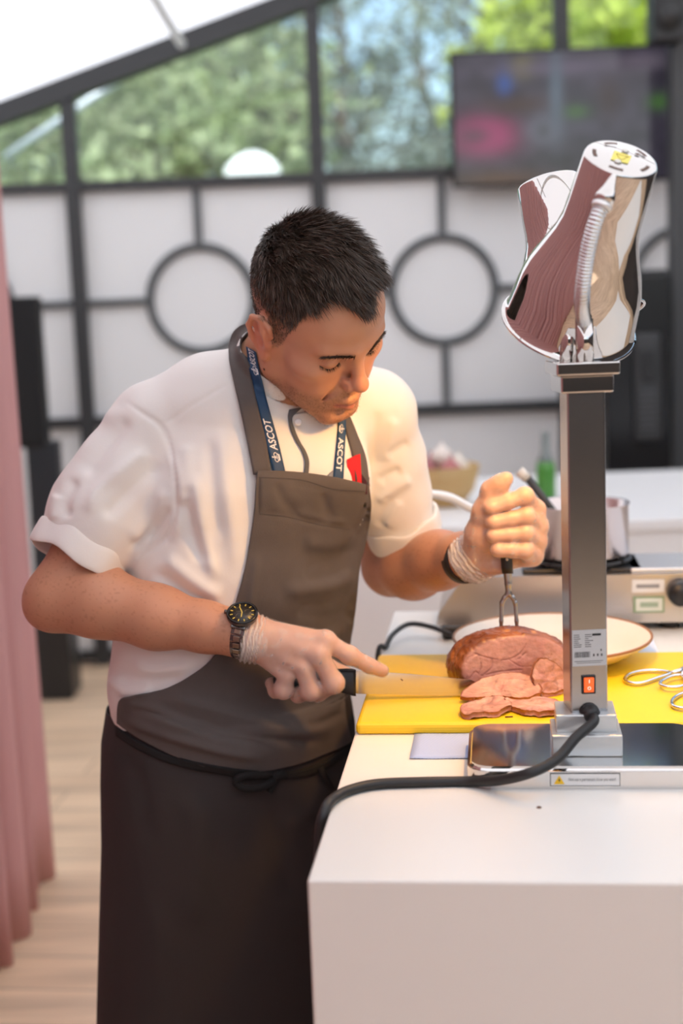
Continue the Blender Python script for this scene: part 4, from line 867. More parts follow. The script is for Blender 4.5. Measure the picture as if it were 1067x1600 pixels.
# scalp under the hair
DIRC = np.array([0, -.008, .030])
def sph(P): d = P-DIRC; return np.degrees(np.arctan2(np.abs(d[:, 0]), d[:, 1])), np.degrees(np.arctan2(d[:, 2], np.hypot(d[:, 0], d[:, 1])))
HAIRX = [0, 8, 16, 26, 36, 48, 57, 63, 68, 73, 84, 92, 100, 112, 125, 140, 160, 180]
HAIRY = [35, 36, 43, 49, 46, 36, 24, 4, -16, -25, -24, 2, 4, -18, -34, -42, -46, -46]
def hairmask(P, soft=3.):
    az, el = sph(P); return smoothstep(-soft, soft, el-np.interp(az, HAIRX, HAIRY))
earm = np.exp(-(((np.abs(L)-[.086, 0, 0])/[.012, 1, 1])**2)[:, 0])*(np.abs(L[:, 0]) > .0785)*smoothstep(.036, .030, L[:, 2])*smoothstep(-.05, -.03, L[:, 1])*smoothstep(.03, .012, L[:, 1]); hm = hairmask(L, 4)*isH*(1-np.clip(earm*1.5, 0, 1)); az_, el_ = sph(L)
fade = smoothstep(2, 34, el_-np.interp(az_, [0, 60, 80, 180], [-40, 0, 2, -8]))      # clipped sides show skin
paint(hm*(.50+.44*fade)*(.7+.3*nz), (.040, .027, .019), 1.)
# tattoo above the left elbow, freckles on forearms, skin of the hands paler
pj = project(bv); tat = np.exp(-(((pj-[600, 868])/[26, 16])**4).sum(1))*smoothstep(2.16, 2.2, bv[:, 1]); paint(tat*(.6+.4*nz), (.05, .07, .07), .8)
paint((~isH)*1., (.46, .215, .125), .55)
arm = (~isH)*smoothstep(.35, .75, vnoise(bv, 330, 9)+.25*vnoise(bv, 90, 3)); paint(arm, (.31, .13, .065), .42)
hnd = np.exp(-(np.linalg.norm(bv-Q(480, 1040, 1.9), axis=1)/.09)**4)+np.exp(-(np.linalg.norm(bv-Q(795, 825, 1.99), axis=1)/.08)**4); paint(hnd, (.62, .36, .27), .6)
m = mat('skin', (.5, .27, .18), .48, attr='Col', bump=(900, .10, .001)); b = m.node_tree.nodes['Principled BSDF']
b.inputs['Subsurface Weight'].default_value = .18; b.inputs['Subsurface Radius'].default_value = (.012, .005, .003); b.inputs['Subsurface Scale'].default_value = .5
body = np_mesh('body', bv, bf, m, person); set_colors(body, np.clip(col, 0, 1)); tag(body, 'tanned skin of head, arms and hands')
HBVH = BVHTree.FromPolygons([tuple(p) for p in bv], [tuple(q) for q in bf])

# ---- hair: short strands rooted on the scalp
ht = np.argwhere((hairmask(L, 1) > .5) & isH & (earm < .2)).ravel(); NS = 34000
pk = .5+.5*fade[ht]; ri = RNG.choice(ht, NS, p=pk/pk.sum()); rp = bv[ri]+RNG.normal(size=(NS, 3))*.0012; lp = hinv(rp); az, el = sph(lp); edge = el-np.interp(az, HAIRX, HAIRY)
nl = bn[ri] @ HR
top = smoothstep(18, 46, el-np.interp(az, [0, 40, 60, 180], [-20, 5, 6, 0])); ln = .0022+.006*smoothstep(0, 20, el)*1.0+.021*top; ln *= smoothstep(-2, 8, edge)*.6+.4; ln *= RNG.uniform(.6, 1.15, NS)
ln = np.where(az < 22, np.maximum(ln, .016*RNG.uniform(.7, 1.1, NS)), ln)
comb = np.stack([.25*np.sign(lp[:, 0])*0+.3*vnoise(lp, 45, 3), .9+.2*vnoise(lp, 40, 5), -.25+.55*smoothstep(.03, -.06, lp[:, 1])], 1)
comb[:, 2] += np.where(az > 55, -.9*(1-top), 0)
comb -= nl*(comb*nl).sum(1, keepdims=True)*.9; comb /= np.linalg.norm(comb, axis=1, keepdims=True)
tuft = np.stack([vnoise(lp, 110, 21+i) for i in range(3)], 1)*.55
dirn = nl*(.55+.35*top)[:, None]+comb*.75+tuft+RNG.normal(size=(NS, 3))*.14; dirn /= np.linalg.norm(dirn, axis=1, keepdims=True)
side = np.cross(dirn, RNG.normal(size=(NS, 3))); side /= np.linalg.norm(side, axis=1, keepdims=True)
vs = []; wd_ = .00034
for t, wk in ((0, 1.), (.4, .9), (.75, .65), (1., .12)):
    c = lp+dirn*(ln*t)[:, None]+comb*(ln*.35*t*t)[:, None]-nl*(ln*.22*t*t)[:, None]
    for sg in (-1, 1): vs.append(c+side*(sg*wd_*wk))
vs = np.stack(vs, 1); N8 = 8; idx = np.arange(NS)[:, None]*N8
ff = np.concatenate([idx+np.array([[0, 1, 3, 2]]), idx+np.array([[2, 3, 5, 4]]), idx+np.array([[4, 5, 7, 6]])])
wv = HT+((vs.reshape(-1, 3)*HS) @ HR.T)
mh = mat('hair', (.03, .02, .015), .45, attr='Col'); hair = np_mesh('hair', wv, ff, mh, person, False)
hc = np.array([.060, .040, .028])*(RNG.uniform(.45, 2.1, (NS, 1)))*np.array([1, 1, 1]); set_colors(hair, np.repeat(hc, N8, 0)); tag(hair, 'short dark brown hair with clipped sides', kind='stuff')
# ---- brows and lashes
def strands(name, roots, dirs, ln, w, colr):
    n_ = len(roots); sd_ = np.cross(dirs, RNG.normal(size=(n_, 3))); sd_ /= np.linalg.norm(sd_, axis=1, keepdims=True); v_ = np.stack([roots-sd_*w, roots+sd_*w, roots+dirs*ln[:, None]], 1).reshape(-1, 3)
    return np_mesh(name, HT+((v_*HS) @ HR.T), np.arange(3*n_).reshape(-1, 3), mat(name, colr, .6), person, False)
def snap(P):       # head-local points onto the face surface
    out = []
    for p in P:
        w_ = hl_(p); d_ = HR @ np.array([0, -1., 0]); hit = HBVH.ray_cast(V(w_-d_*.05), V(d_), .2)[0]; out.append(hinv(np.array(hit)) if hit is not None else p)
    return np.array(out)
sj = np.argwhere((STUB > .45) & (bn@FW < .3)).ravel(); sj = RNG.choice(sj, 3800); rt = hinv(bv[sj]+RNG.normal(size=(3800, 3))*.001); dr = (bn[sj] @ HR)*.6+np.array([0, .2, -.75])+RNG.normal(size=(3800, 3))*.25; dr /= np.linalg.norm(dr, axis=1, keepdims=True)
tag(strands('stubble', rt, dr, RNG.uniform(.0012, .0026, 3800), .00020, (.17, .075, .035)), 'short ginger stubble on the jaw', kind='stuff')
for s in (-1, 1):
    n_ = 480; t = RNG.uniform(0, 1, n_); x = .011+.039*t; z = .0262+.0050*np.sin(t*2.2)-.004*t+RNG.normal(size=n_)*.0021*(1-.6*t); rt = snap(np.stack([s*x, np.full(n_, .08), z], 1)); dr = np.stack([s*(.5+.6*t), np.full(n_, .35)-.5*t, .6-.9*t], 1)+RNG.normal(size=(n_, 3))*.2
    dr /= np.linalg.norm(dr, axis=1, keepdims=True); tag(strands('eyebrow', rt, dr, RNG.uniform(.004, .008, n_), .0004, (.055, .032, .02)), 'dark eyebrow', kind='stuff')
    t = np.linspace(0, 1, 60); x = .0205+.0265*t; z = .0058-.0052*np.sin(t*math.pi); rt = snap(np.stack([s*x, np.full(60, .08), z], 1)); dr = np.stack([s*(t-.4)*.7, np.full(60, .75), np.full(60, -.55)], 1)
    dr /= np.linalg.norm(dr, axis=1, keepdims=True); tag(strands('eyelash', rt, dr, np.full(60, .0060), .00032, (.015, .010, .008)), 'dark lashes of the lowered lid', kind='stuff')
# ================================================================ clothes
M_jk = mat('jacket_white', (.78, .76, .725), .78, bump=(500, .12, .001)); M_jk.node_tree.nodes['Principled BSDF'].inputs['Sheen Weight'].default_value = .15
M_bib = mat('apron_grey', (.094, .079, .073), .8, bump=(700, .35, .001), noise=(60, .25, (.07, .058, .052)))
M_skirt = mat('apron_black', (.029, .024, .0235), .82, bump=(700, .3, .001), noise=(9, .35, (.036, .030, .028)))
M_navy = mat('lanyard_navy', (.006, .045, .115), .6, bump=(900, .2, .0006)); M_wht = mat('print_white', (.8, .8, .8), .6)
def fold(v, n, strokes):
    pj = project(v); vd = v-CAM; vd /= np.linalg.norm(vd, axis=1, keepdims=True); fc_ = smoothstep(-.05, .35, -(n*vd).sum(1)); d = np.zeros(len(v))
    for P, w, a in strokes:
        P = catmull(np.array(P, float), 4); lo, hi = P.min(0)-3*w, P.max(0)+3*w; m_ = np.all((pj > lo) & (pj < hi), 1)
        if not m_.any(): continue
        ds, par, sd_ = polydist(pj[m_], P); d[m_] += a*np.exp(-(ds/w)**2)*smoothstep(0, .18, par)*smoothstep(1, .82, par)
    return v+n*(d*fc_)[:, None]
J = SDF(.0028)
secs = [(414, 668, 2.078, .150, .100), (404, 760, 2.075, .178, .120), (386, 880, 2.088, .180, .124), (362, 1000, 2.100, .181, .127), (358, 1060, 2.108, .185, .131), (358, 1130, 2.112, .176, .124), (358, 1210, 2.112, .170, .122)]
for a, b in zip(secs[:-1], secs[1:]): J.cone(Q(*a[:3]), Q(*b[:3]), a[4], b[4], .02, w=RGT, fl=(a[3]/a[4]+b[3]/b[4])/2)
J.chain([NB+np.array([0, 0, .005]), Q(330, 628, 2.045), Q(245, 668, 2.035)], [.062, .064, .066], .03)
J.chain([NB+np.array([0, 0, -.01]), Q(520, 628, 2.11), Q(583, 640, 2.14)], [.062, .062, .060], .03)
# chest fullness
J.ell(Q(330, 760, 2.02), (.075, .06, .10), None, .04); J.ell(Q(500, 745, 2.045), (.07, .055, .09), None, .04)
aR = (E_R-S_R)/np.linalg.norm(E_R-S_R); eR = Q(139, 838, 1.998)
J.chain([Q(240, 676, 2.037), Q(196, 752, 2.02), Q(158, 805, 2.005), eR], [.067, .073, .074, .067], .018)
aL = (E_L-S_L)/np.linalg.norm(E_L-S_L); eL = Q(622, 812, 2.205)
J.chain([Q(585, 645, 2.14), Q(604, 720, 2.175), Q(612, 770, 2.195), eL], [.060, .0575, .0575, .055], .02)
J.cone(eR-aR*.05, eR+aR*.12, .061, .058, .004, 's'); J.cone(eL+aL*.002, eL+aL*.12, .044, .046, .004, 's')
nk = hl_((0, -.03, -.03))-NB; nk /= np.linalg.norm(nk); J.cone(NB+nk*.012, NB+nk*.16, .0672, .068, .006, 's')
jv, jf = J.mesh(); jn = vnormals(jv, jf); jv = relax(jv, jf, 1, .5); jn = vnormals(jv, jf)
seam = -.0022
jv = fold(jv, jn, [([(252, 667), (290, 640), (325, 618), (358, 598)], 2.4, -.0018), ([(186, 620), (222, 645), (252, 667), (267, 705), (274, 757), (273, 810), (258, 842), (205, 876)], 3.2, -.0032),
    ([(262, 700), (283, 760), (282, 815), (262, 850)], 9, .0035), ([(192, 630), (150, 676), (100, 735), (84, 765)], 12, .0060), ([(205, 650), (165, 700), (128, 745)], 12, -.0055), ([(236, 700), (185, 738), (150, 770), (137, 806)], 10, .0060), ([(252, 720), (205, 765), (170, 800), (160, 815)], 12, -.0055),
    ([(262, 760), (235, 805), (205, 850)], 13, .0050), ([(120, 745), (100, 785), (106, 812)], 9, -.0050), ([(90, 770), (82, 800), (84, 815)], 8, .0040), ([(268, 790), (240, 830), (200, 862)], 7, -.0045),
    ([(305, 735), (312, 795), (320, 850), (340, 912)], 10, .0065), ([(283, 775), (300, 830), (318, 885)], 12, -.0075), ([(255, 868), (300, 905), (352, 938)], 11, .0055), ([(235, 890), (285, 925), (340, 955)], 11, -.0050), ([(345, 660), (350, 740), (362, 830), (366, 900)], 14, .0045), ([(328, 680), (332, 760), (345, 850)], 11, -.0045), ([(290, 690), (292, 740), (300, 770)], 12, .0035),
    ([(180, 1040), (215, 1065), (290, 1060)], 11, -.0050), ([(172, 1055), (195, 1080), (240, 1078)], 9, .0060), ([(200, 1030), (240, 1050), (310, 1035)], 9, .0040),
    ([(616, 650), (608, 690), (598, 725)], 9, .0050), ([(628, 735), (610, 742), (592, 754)], 7, -.0060), ([(644, 745), (618, 762), (588, 786)], 9, .0060), ([(612, 772), (600, 800), (590, 825)], 9, -.0035), ([(626, 780), (612, 805), (603, 825)], 9, .0035), ([(640, 690), (625, 700), (605, 712)], 8, -.0035), ([(590, 640), (586, 690), (583, 740)], 7, -.0040)])
jv = relax(jv, jf, 2, .5); jn = vnormals(jv, jf); wob = .0018*vnoise(jv, 14, 2)+.0012*vnoise(jv, 30, 3); jv = jv+jn*wob[:, None]
jacket = np_mesh('jacket', jv, jf, M_jk, person); tag(jacket, 'white short-sleeved cook jacket')
# rolled cuffs
def cuff(c, ax, r, ln_, th, seed, fl=1., w=None):
    a, b, d = frame_from(ax); K = 96; prof = [(r-.004, 0), (r+th*.7, -.003), (r+th, .004), (r+th*1.15, ln_*.5), (r+th, ln_-.003), (r+th*.3, ln_+.002), (r-.002, ln_-.001), (r-.006, ln_*.6), (r-.006, .004)]; vs = []; fs = []
    for j, (pr, t) in enumerate(prof):
        for i in range(K):
            q = 2*math.pi*i/K; wv_ = 1+.035*math.sin(3*q+seed)+.02*math.sin(7*q+2*seed); tt_ = t+.004*math.sin(2*q+seed*2)+.0025*math.sin(5*q); vs.append(c+d*tt_+(a*math.cos(q)+b*math.sin(q))*pr*wv_)
    m_ = len(prof)
    for j in range(m_):
        for i in range(K): fs.append((j*K+i, j*K+(i+1) % K, ((j+1) % m_)*K+(i+1) % K, ((j+1) % m_)*K+i))
    o = obj_pd('cuff', vs, fs, M_jk, jacket, True); md = o.modifiers.new('s', 'SUBSURF'); md.levels = md.render_levels = 1; return o
cuff(eR+aR*.006, aR*.97+np.array([.02, -.02, -.02]), .0675, .036, .0035, 1.3); cuff(eL-aL*.004+[.004, 0, 0], aL+np.array([.12, -.10, .03]), .0580, .036, .0035, 2.1)
# stand collar
ca, cb2, cdn = frame_from(nk); K = 80; vs = []; fs = []
prof = [(.0690, -.024), (.0668, .033), (.0658, .037), (.0644, .036), (.0640, -.020)]
cc0 = NB+nk*.022
for pr, t in prof:
    for i in range(K):
        q = 2*math.pi*i/K; dd = ca*math.cos(q)+cb2*math.sin(q); fr_ = dd@FWD; vs.append(cc0+dd*pr*(1+.02*math.sin(3*q))+nk*(t-.008*max(fr_, 0)))
for j in range(4):
    for i in range(K): fs.append((j*K+i, j*K+(i+1) % K, (j+1)*K+(i+1) % K, (j+1)*K+i))
collar = obj_pd('collar', vs, fs, M_jk, jacket, True)
parts_v = [tuple(p) for p in jv]; parts_f = [tuple(q) for q in jf]; k0 = len(parts_v)
JB = BVHTree.FromPolygons(parts_v+[tuple(map(float, p)) for p in vs], parts_f+[tuple(i+k0 for i in q) for q in fs])
def hit(px, py, off=0., bvh=None):
    d = ray(px, py); d = d/np.linalg.norm(d); h_ = (bvh or JB).ray_cast(V(CAM), V(d), 5.)
    return None if h_[0] is None else np.array(h_[0])-d*off
def fill_row(r):
    """depths along one row: drop hits on things behind, close gaps, go on round the body past its outline"""
    ok = ~np.isnan(r)
    if not ok.any(): return
    js = np.nonzero(ok)[0]; last = r[js[0]]
    for j in js[1:]:
        if r[j]-last > .07: r[j] = np.nan
        else: last = r[j]
    js = np.nonzero(~np.isnan(r))[0]; x = np.arange(len(r)); a_, b_ = js[0], js[-1]; r[a_:b_+1] = np.interp(x[a_:b_+1], js, r[js])
    for j in range(b_+1, len(r)): r[j] = r[j-1]+.004
    for j in range(a_-1, -1, -1): r[j] = r[j+1]+.004
# ribbons: two edge lines on the photo, laid on the body underneath
def sheet(name, A, Bp, m, parent, off=.003, na=40, nb=6, th=.0016, bvh=None, smooth_it=6, cY=None):
    A = catmull(np.array(A, float), 8); Bp = catmull(np.array(Bp, float), 8)
    def rs(P): s_ = np.r_[0, np.cumsum(np.linalg.norm(np.diff(P, axis=0), axis=1))]; u_ = np.linspace(0, s_[-1], na); return np.stack([np.interp(u_, s_, P[:, i]) for i in range(2)], 1)
    A, Bp = rs(A), rs(Bp); PX = np.stack([A*(1-t)+Bp*t for t in np.linspace(0, 1, nb)], 1); D = np.full((na, nb), np.nan)
    for i in range(na):
        for j in range(nb):
            h_ = hit(*PX[i, j], bvh=bvh)
            if h_ is not None: D[i, j] = h_[1]
    if cY is not None: D = np.where(np.isnan(D), cY, D)
    for i in range(na):      # past the silhouette the cloth goes on round the body
        fill_row(D[i])
    bad = np.isnan(D).all(1)
    if bad.any(): gi = np.nonzero(~bad)[0]; D[bad] = np.stack([np.interp(np.nonzero(bad)[0], gi, D[gi, j]) for j in range(nb)], 1)
    D0 = D.copy()
    for _ in range(smooth_it):
        E_ = np.pad(D, 1, 'edge'); D = .5*D+.125*(E_[:-2, 1:-1]+E_[2:, 1:-1]+E_[1:-1, :-2]+E_[1:-1, 2:])
    D = np.minimum(D, D0+.002)-off
    P = np.array([[aty(*PX[i, j], D[i, j]) for j in range(nb)] for i in range(na)])
    fs = [(i*nb+j, i*nb+j+1, (i+1)*nb+j+1, (i+1)*nb+j) for i in range(na-1) for j in range(nb-1)]
    o = obj_pd(name, P.reshape(-1, 3), fs, m, parent, True)
    nn_ = sum(p.normal.y for p in o.data.polygons)
    md = o.modifiers.new('t', 'SOLIDIFY'); md.thickness = th; md.offset = -1 if nn_ < 0 else 1
    return o, P, PX
# skirt of the apron
SKS = [(1090, 359, 2.112, .188, .136), (1140, 359, 2.112, .196, .144), (1200, 360, 2.113, .199, .148), (1300, 361, 2.115, .200, .148), (1420, 360, 2.12, .204, .150), (1540, 359, 2.125, .208, .152), (1640, 358, 2.13, .210, .154), (1760, 357, 2.135, .214, .156)]
K = 180; NRW = 70; rows = []; ts = np.linspace(0, 1, NRW); tb_ = np.linspace(0, 1, len(SKS)); arr = np.array(SKS, float)
for t in ts: rows.append([np.interp(t, tb_, arr[:, i]) for i in range(5)])
yawS = math.radians(27); fS = np.array([math.sin(yawS), -math.cos(yawS), 0]); rS = np.array([fS[1], -fS[0], 0]); vs = np.zeros((NRW, K, 3))
for j, (py, px, Y, a, b) in enumerate(rows):
    c = aty(px, py, Y)
    for i in range(K):
        q = 2*math.pi*i/K; e = .84; dx = np.sign(math.cos(q))*abs(math.cos(q))**e*a; dy = np.sign(math.sin(q))*abs(math.sin(q))**e*b
        low = smoothstep(.15, .9, ts[j]); w_ = 1+.010*low*math.sin(7*q+1.5+2*ts[j])+.007*low*math.sin(13*q+.7)
        vs[j, i] = c+(rS*dx+fS*dy)*w_
vs = vs.reshape(-1, 3); SKF = fs = np.array([(j*K+i, (j+1)*K+i, (j+1)*K+(i+1) % K, j*K+(i+1) % K) for j in range(NRW-1) for i in range(K)]); sn = vnormals(vs, fs)
if ((vs-vs.mean(0))*sn)[:, :2].sum() < 0: SKF = fs = fs[:, ::-1]; sn = -sn
SKV = vs = fold(vs, sn, [([(185, 1160), (220, 1230), (230, 1320)], 14, -.004), ([(300, 1230), (310, 1330), (300, 1450)], 18, .005), ([(420, 1240), (440, 1330), (450, 1420)], 16, -.005), ([(520, 1200), (490, 1260), (440, 1300)], 12, .005), ([(240, 1400), (250, 1500), (240, 1590)], 18, .004)])
skirt = np_mesh('apron_skirt', vs, fs, M_skirt, person); md = skirt.modifiers.new('t', 'SOLIDIFY'); md.thickness = .002; md.offset = -1; tag(skirt, 'long black apron skirt')
JS = BVHTree.FromPolygons(parts_v+[tuple(p) for p in SKV], parts_f+[tuple(int(i)+len(parts_v) for i in q) for q in SKF])
# bib
Le = [(402, 735), (398, 790), (390, 850), (380, 900), (366, 950), (350, 1000), (318, 1042), (262, 1074), (205, 1088), (184, 1096), (181, 1130)]
Re_ = [(577, 758), (580, 800), (572, 850), (561, 900), (556, 950), (549, 1000), (543, 1040), (540, 1070), (540, 1100), (544, 1130), (551, 1158)]
na, nb = 130, 84
def rs_(P, n): P = catmull(np.array(P, float), 8); s_ = np.r_[0, np.cumsum(np.linalg.norm(np.diff(P, axis=0), axis=1))]; u_ = np.linspace(0, s_[-1], n); return np.stack([np.interp(u_, s_, P[:, i]) for i in range(2)], 1)
# param by matching control points so rows stay sensible
tk = np.linspace(0, 1, len(Le)); tt = np.linspace(0, 1, na); LeC, ReC = catmull(np.array(Le, float), 16), catmull(np.array(Re_, float), 16); tc_ = np.linspace(0, 1, len(LeC))
A = np.stack([np.interp(tt, tc_, LeC[:, i]) for i in range(2)], 1); Bq = np.stack([np.interp(tt, tc_, ReC[:, i]) for i in range(2)], 1)
# the rows sag at the waist and along the top hem
PX = np.zeros((na, nb, 2)); uu = np.linspace(0, 1, nb)
for i in range(na):
    sag = -7*(1-tt[i])+62*smoothstep(.5, 1, tt[i])
    PX[i] = A[i]*(1-uu)[:, None]+Bq[i]*uu[:, None]; PX[i, :, 1] += sag*np.sin(math.pi*uu)**.9*(1 if tt[i] > .5 else 1)
D = np.full((na, nb), np.nan)
for i in range(na):
    for j in range(nb):
        h_ = hit(*PX[i, j], bvh=JS)
        if h_ is not None: D[i, j] = h_[1]
    fill_row(D[i])
bad = np.isnan(D).all(1)
if bad.any(): gi = np.nonzero(~bad)[0]; D[bad] = np.stack([np.interp(np.nonzero(bad)[0], gi, D[gi, j]) for j in range(nb)], 1)
D0 = D.copy()
for _ in range(30): E_ = np.pad(D, 1, 'edge'); D = .5*D+.125*(E_[:-2, 1:-1]+E_[2:, 1:-1]+E_[1:-1, :-2]+E_[1:-1, 2:])
D = np.minimum(D, D0-.001)-.004-.011*smoothstep(.14, .02, tt)[:, None]
# cloth blouses over the tie near the waist
D -= (.022*np.exp(-((tt-.86)/.085)**2)[:, None])*np.sin(math.pi*np.clip(uu*.9+.05, 0, 1))[None, :]
P = np.array([[aty(*PX[i, j], D[i, j]) for j in range(nb)] for i in range(na)]).reshape(-1, 3)
F_ = np.array([(i*nb+j, (i+1)*nb+j, (i+1)*nb+j+1, i*nb+j+1) for i in range(na-1) for j in range(nb-1)])
nn_ = vnormals(P, F_)
if nn_[:, 1].mean() > 0: F_ = F_[:, ::-1]; nn_ = -nn_
P = fold(P, nn_, [([(404, 802), (450, 806), (500, 818), (548, 826)], 2.6, -.0028), ([(450, 797), (500, 809), (545, 817)], 4, .0016), ([(406, 742), (405, 770), (405, 802)], 2.4, -.0022), ([(430, 752), (445, 785), (470, 812)], 9, -.0030), ([(505, 770), (512, 800), (520, 818)], 9, -.0035), ([(405, 752), (470, 757), (520, 770), (575, 770)], 1.6, -.0010),
    ([(560, 830), (520, 850), (470, 848)], 12, .0050), ([(565, 860), (530, 885), (470, 900)], 12, -.0055), ([(556, 895), (515, 915), (440, 925)], 12, .0050), ([(552, 930), (520, 950), (460, 955)], 10, -.0050), ([(548, 965), (530, 985), (500, 1000)], 9, .0045), ([(400, 860), (395, 920), (385, 980)], 8, .0030),
    ([(190, 1108), (260, 1120), (350, 1150), (440, 1172)], 7, -.0060), ([(185, 1122), (250, 1145), (340, 1172), (420, 1186)], 7, .0065), ([(250, 1085), (340, 1110), (450, 1140), (530, 1135)], 10, .0055), ([(230, 1096), (320, 1128), (420, 1155), (520, 1160)], 7, -.0055), ([(540, 1110), (500, 1130), (450, 1138)], 7, -.0040)])
P = P+nn_*(.0012*vnoise(P, 22, 5))[:, None]
for i, q in enumerate(project(P)):        # cloth never sinks into what it lies on
    h_ = hit(*q, bvh=JS)
    if h_ is not None and P[i, 1] > h_[1]-.0025 and P[i, 1]-h_[1] < .06: P[i] = aty(*q, h_[1]-.0025)
P = relax(P, F_, 1, .3)
bib = np_mesh('apron_bib', P, F_, M_bib, person); md = bib.modifiers.new('t', 'SOLIDIFY'); md.thickness = .0022; md.offset = -1; tag(bib, 'grey-brown apron bib with a stitched pocket')
BB = BVHTree.FromPolygons([tuple(p) for p in P]+parts_v, [tuple(map(int, q)) for q in F_]+[tuple(i+len(P) for i in q) for q in parts_f])
# stitches along the hem and pocket
def stitch(path, n_, nm='stitching'):
    Pp = rs_(path, n_); parts = []
    for i in range(n_-1):
        a_, b_ = hit(*Pp[i], .0008, BB), hit(*(Pp[i]*.45+Pp[i+1]*.55), .0008, BB)
        if a_ is not None and b_ is not None: parts.append(tube_pts([a_, b_], .0004, 4))
    return obj_pd(nm, *join_pd(parts), mat('thread', (.05, .042, .038), .8), bib) if parts else None
stitch([(404, 746), (470, 750), (520, 764), (574, 768)], 60); stitch([(407, 748), (406, 775), (406, 802)], 20); stitch([(406, 803), (450, 808), (500, 820), (548, 828)], 44)
# neck strap of the apron and lanyard
Yb = 2.085
strap, SP, _ = sheet('neck_strap', [(396, 742), (386, 690), (373, 630), (361, 575), (357, 545), (362, 522), (376, 508), (392, 505)], [(424, 742), (416, 690), (404, 640), (392, 585), (386, 550), (384, 534), (390, 524), (398, 518)], M_bib, bib, .0105, 50, 8, .002, cY=Yb)
sheet('neck_strap', [(556, 752), (552, 715), (543, 680), (536, 652), (530, 640)], [(578, 760), (572, 715), (560, 682), (547, 650), (540, 640)], M_bib, bib, .006, 30, 6, .002)
lowf = bf[(L[bf][:, :, 2] < -.045).all(1) | (~isH[bf]).all(1)]; cv_ = [tuple(map(float, p)) for p in np.array([q.co for q in collar.data.vertices])]; cf_ = [tuple(q.vertices) for q in collar.data.polygons]; k1 = len(parts_v); k2 = k1+len(cv_)
NBV = BVHTree.FromPolygons(parts_v+cv_+[tuple(p) for p in bv], parts_f+[tuple(i+k1 for i in q) for q in cf_]+[tuple(int(i)+k2 for i in q) for q in lowf])
l1, LP1, _ = sheet('lanyard', [(428, 742), (415, 690), (403, 640), (392, 590), (387, 560), (384, 541)], [(447, 742), (435, 690), (421, 640), (410, 598), (403, 570), (399, 550)], M_navy, person, .0085, 60, 5, .0012, cY=2.06, bvh=NBV)
l2, LP2, _ = sheet('lanyard', [(519, 760), (523, 720), (527, 680), (529, 650), (530, 636)], [(536, 762), (538, 720), (540, 680), (541, 650), (542, 636)], M_navy, person, .0055, 50, 5, .0012)
tag(l1, 'navy lanyard with white lettering'); tag(l2, 'navy lanyard with white lettering')
tag(sheet('lanyard_back', [(506, 752), (512, 742), (520, 735)], [(516, 757), (522, 750), (527, 742)], mat('lanyard_grey', (.22, .23, .25), .7), l2, .004, 14, 4, .001)[0], 'grey underside of the lanyard')
def crown(s):
    """royal crown emblem as thin strokes and dots: list of (verts, faces), about 1 unit high"""
    out = []
    def stroke(P, w):
        P = catmull(np.array(P, float), 5); t_ = np.gradient(P, axis=0); t_ /= np.linalg.norm(t_, axis=1, keepdims=True); n_ = np.stack([-t_[:, 1], t_[:, 0]], 1)*w/2; v_ = [*(P+n_), *(P-n_)]; k_ = len(P); out.append(([(*q, 0) for q in v_], [(i, i+1, k_+i+1, k_+i) for i in range(k_-1)]))
    def dot(x, y, r): out.append(([(x+r*math.cos(a), y+r*math.sin(a), 0) for a in np.linspace(0, 2*math.pi, 10, endpoint=False)], [tuple(range(10))]))
    stroke([(-.36, 0), (0, -.03), (.36, 0)], .13); stroke([(-.38, .10), (0, .07), (.38, .10)], .04)
    stroke([(-.36, .12), (-.52, .42), (-.30, .62), (0, .52)], .07); stroke([(.36, .12), (.52, .42), (.30, .62), (0, .52)], .07); stroke([(-.12, .14), (-.16, .35), (0, .5)], .05); stroke([(.12, .14), (.16, .35), (0, .5)], .05); stroke([(0, .1), (0, .5)], .06)
    dot(0, .66, .08); stroke([(0, .7), (0, .96)], .07); stroke([(-.11, .85), (.11, .85)], .07)
    for x in (-.3, 0, .3): dot(x, .2, .06)
    return [([(x*s, y*s, 0) for x, y, _ in v_], f_) for v_, f_ in out]
def on_ribbon(o, P, items, up):
    """print on a ribbon: items are (verts, faces, start in metres along the ribbon); text runs along +s (up) or -s"""
    C = P.mean(1); s_ = np.r_[0, np.cumsum(np.linalg.norm(np.diff(C, axis=0), axis=1))]; nb_ = P.shape[1]; parts = []
    for v_, f_, st in items:
        vv = []
        for x, y, _ in v_:
            if up: s0 = st+x; c0 = .5-y
            else: s0 = st-x; c0 = .5+y
            i = np.interp(s0, s_, np.arange(len(s_))); i0 = int(min(i, len(s_)-2)); fr_ = i-i0; j = np.clip(c0, .02, .98)*(nb_-1); j0 = int(min(j, nb_-2)); fj = j-j0
            p_ = (P[i0, j0]*(1-fj)+P[i0, j0+1]*fj)*(1-fr_)+(P[i0+1, j0]*(1-fj)+P[i0+1, j0+1]*fj)*fr_; d_ = p_-CAM; vv.append(p_-d_/np.linalg.norm(d_)*.0007)
        parts.append((vv, f_))
    obj_pd('lettering', *parts[0], M_wht, o); obj_pd('emblem', *join_pd(parts[1:]), M_wht, o)
def txt(size, width):   # returns verts in (metres along, fraction across)
    v_, f_ = text_mesh('ASCOT', 1., True); x0 = min(v[0] for v in v_); x1 = max(v[0] for v in v_); h_ = max(v[1] for v in v_)
    return [((v[0]-x0)/(x1-x0)*width, (v[1]/h_-.5)*size, 0) for v in v_], f_
def crn(size, width): return [([((y_+.1)*width, -x_*size, 0) for x_, y_, _ in v_], f_) for v_, f_ in crown(1.)]
def slen(P, py):
    C = P.mean(1); s_ = np.r_[0, np.cumsum(np.linalg.norm(np.diff(C, axis=0), axis=1))]; yy = project(C)[:, 1]; o_ = np.argsort(yy); return np.interp(py, yy[o_], s_[o_])
it = []
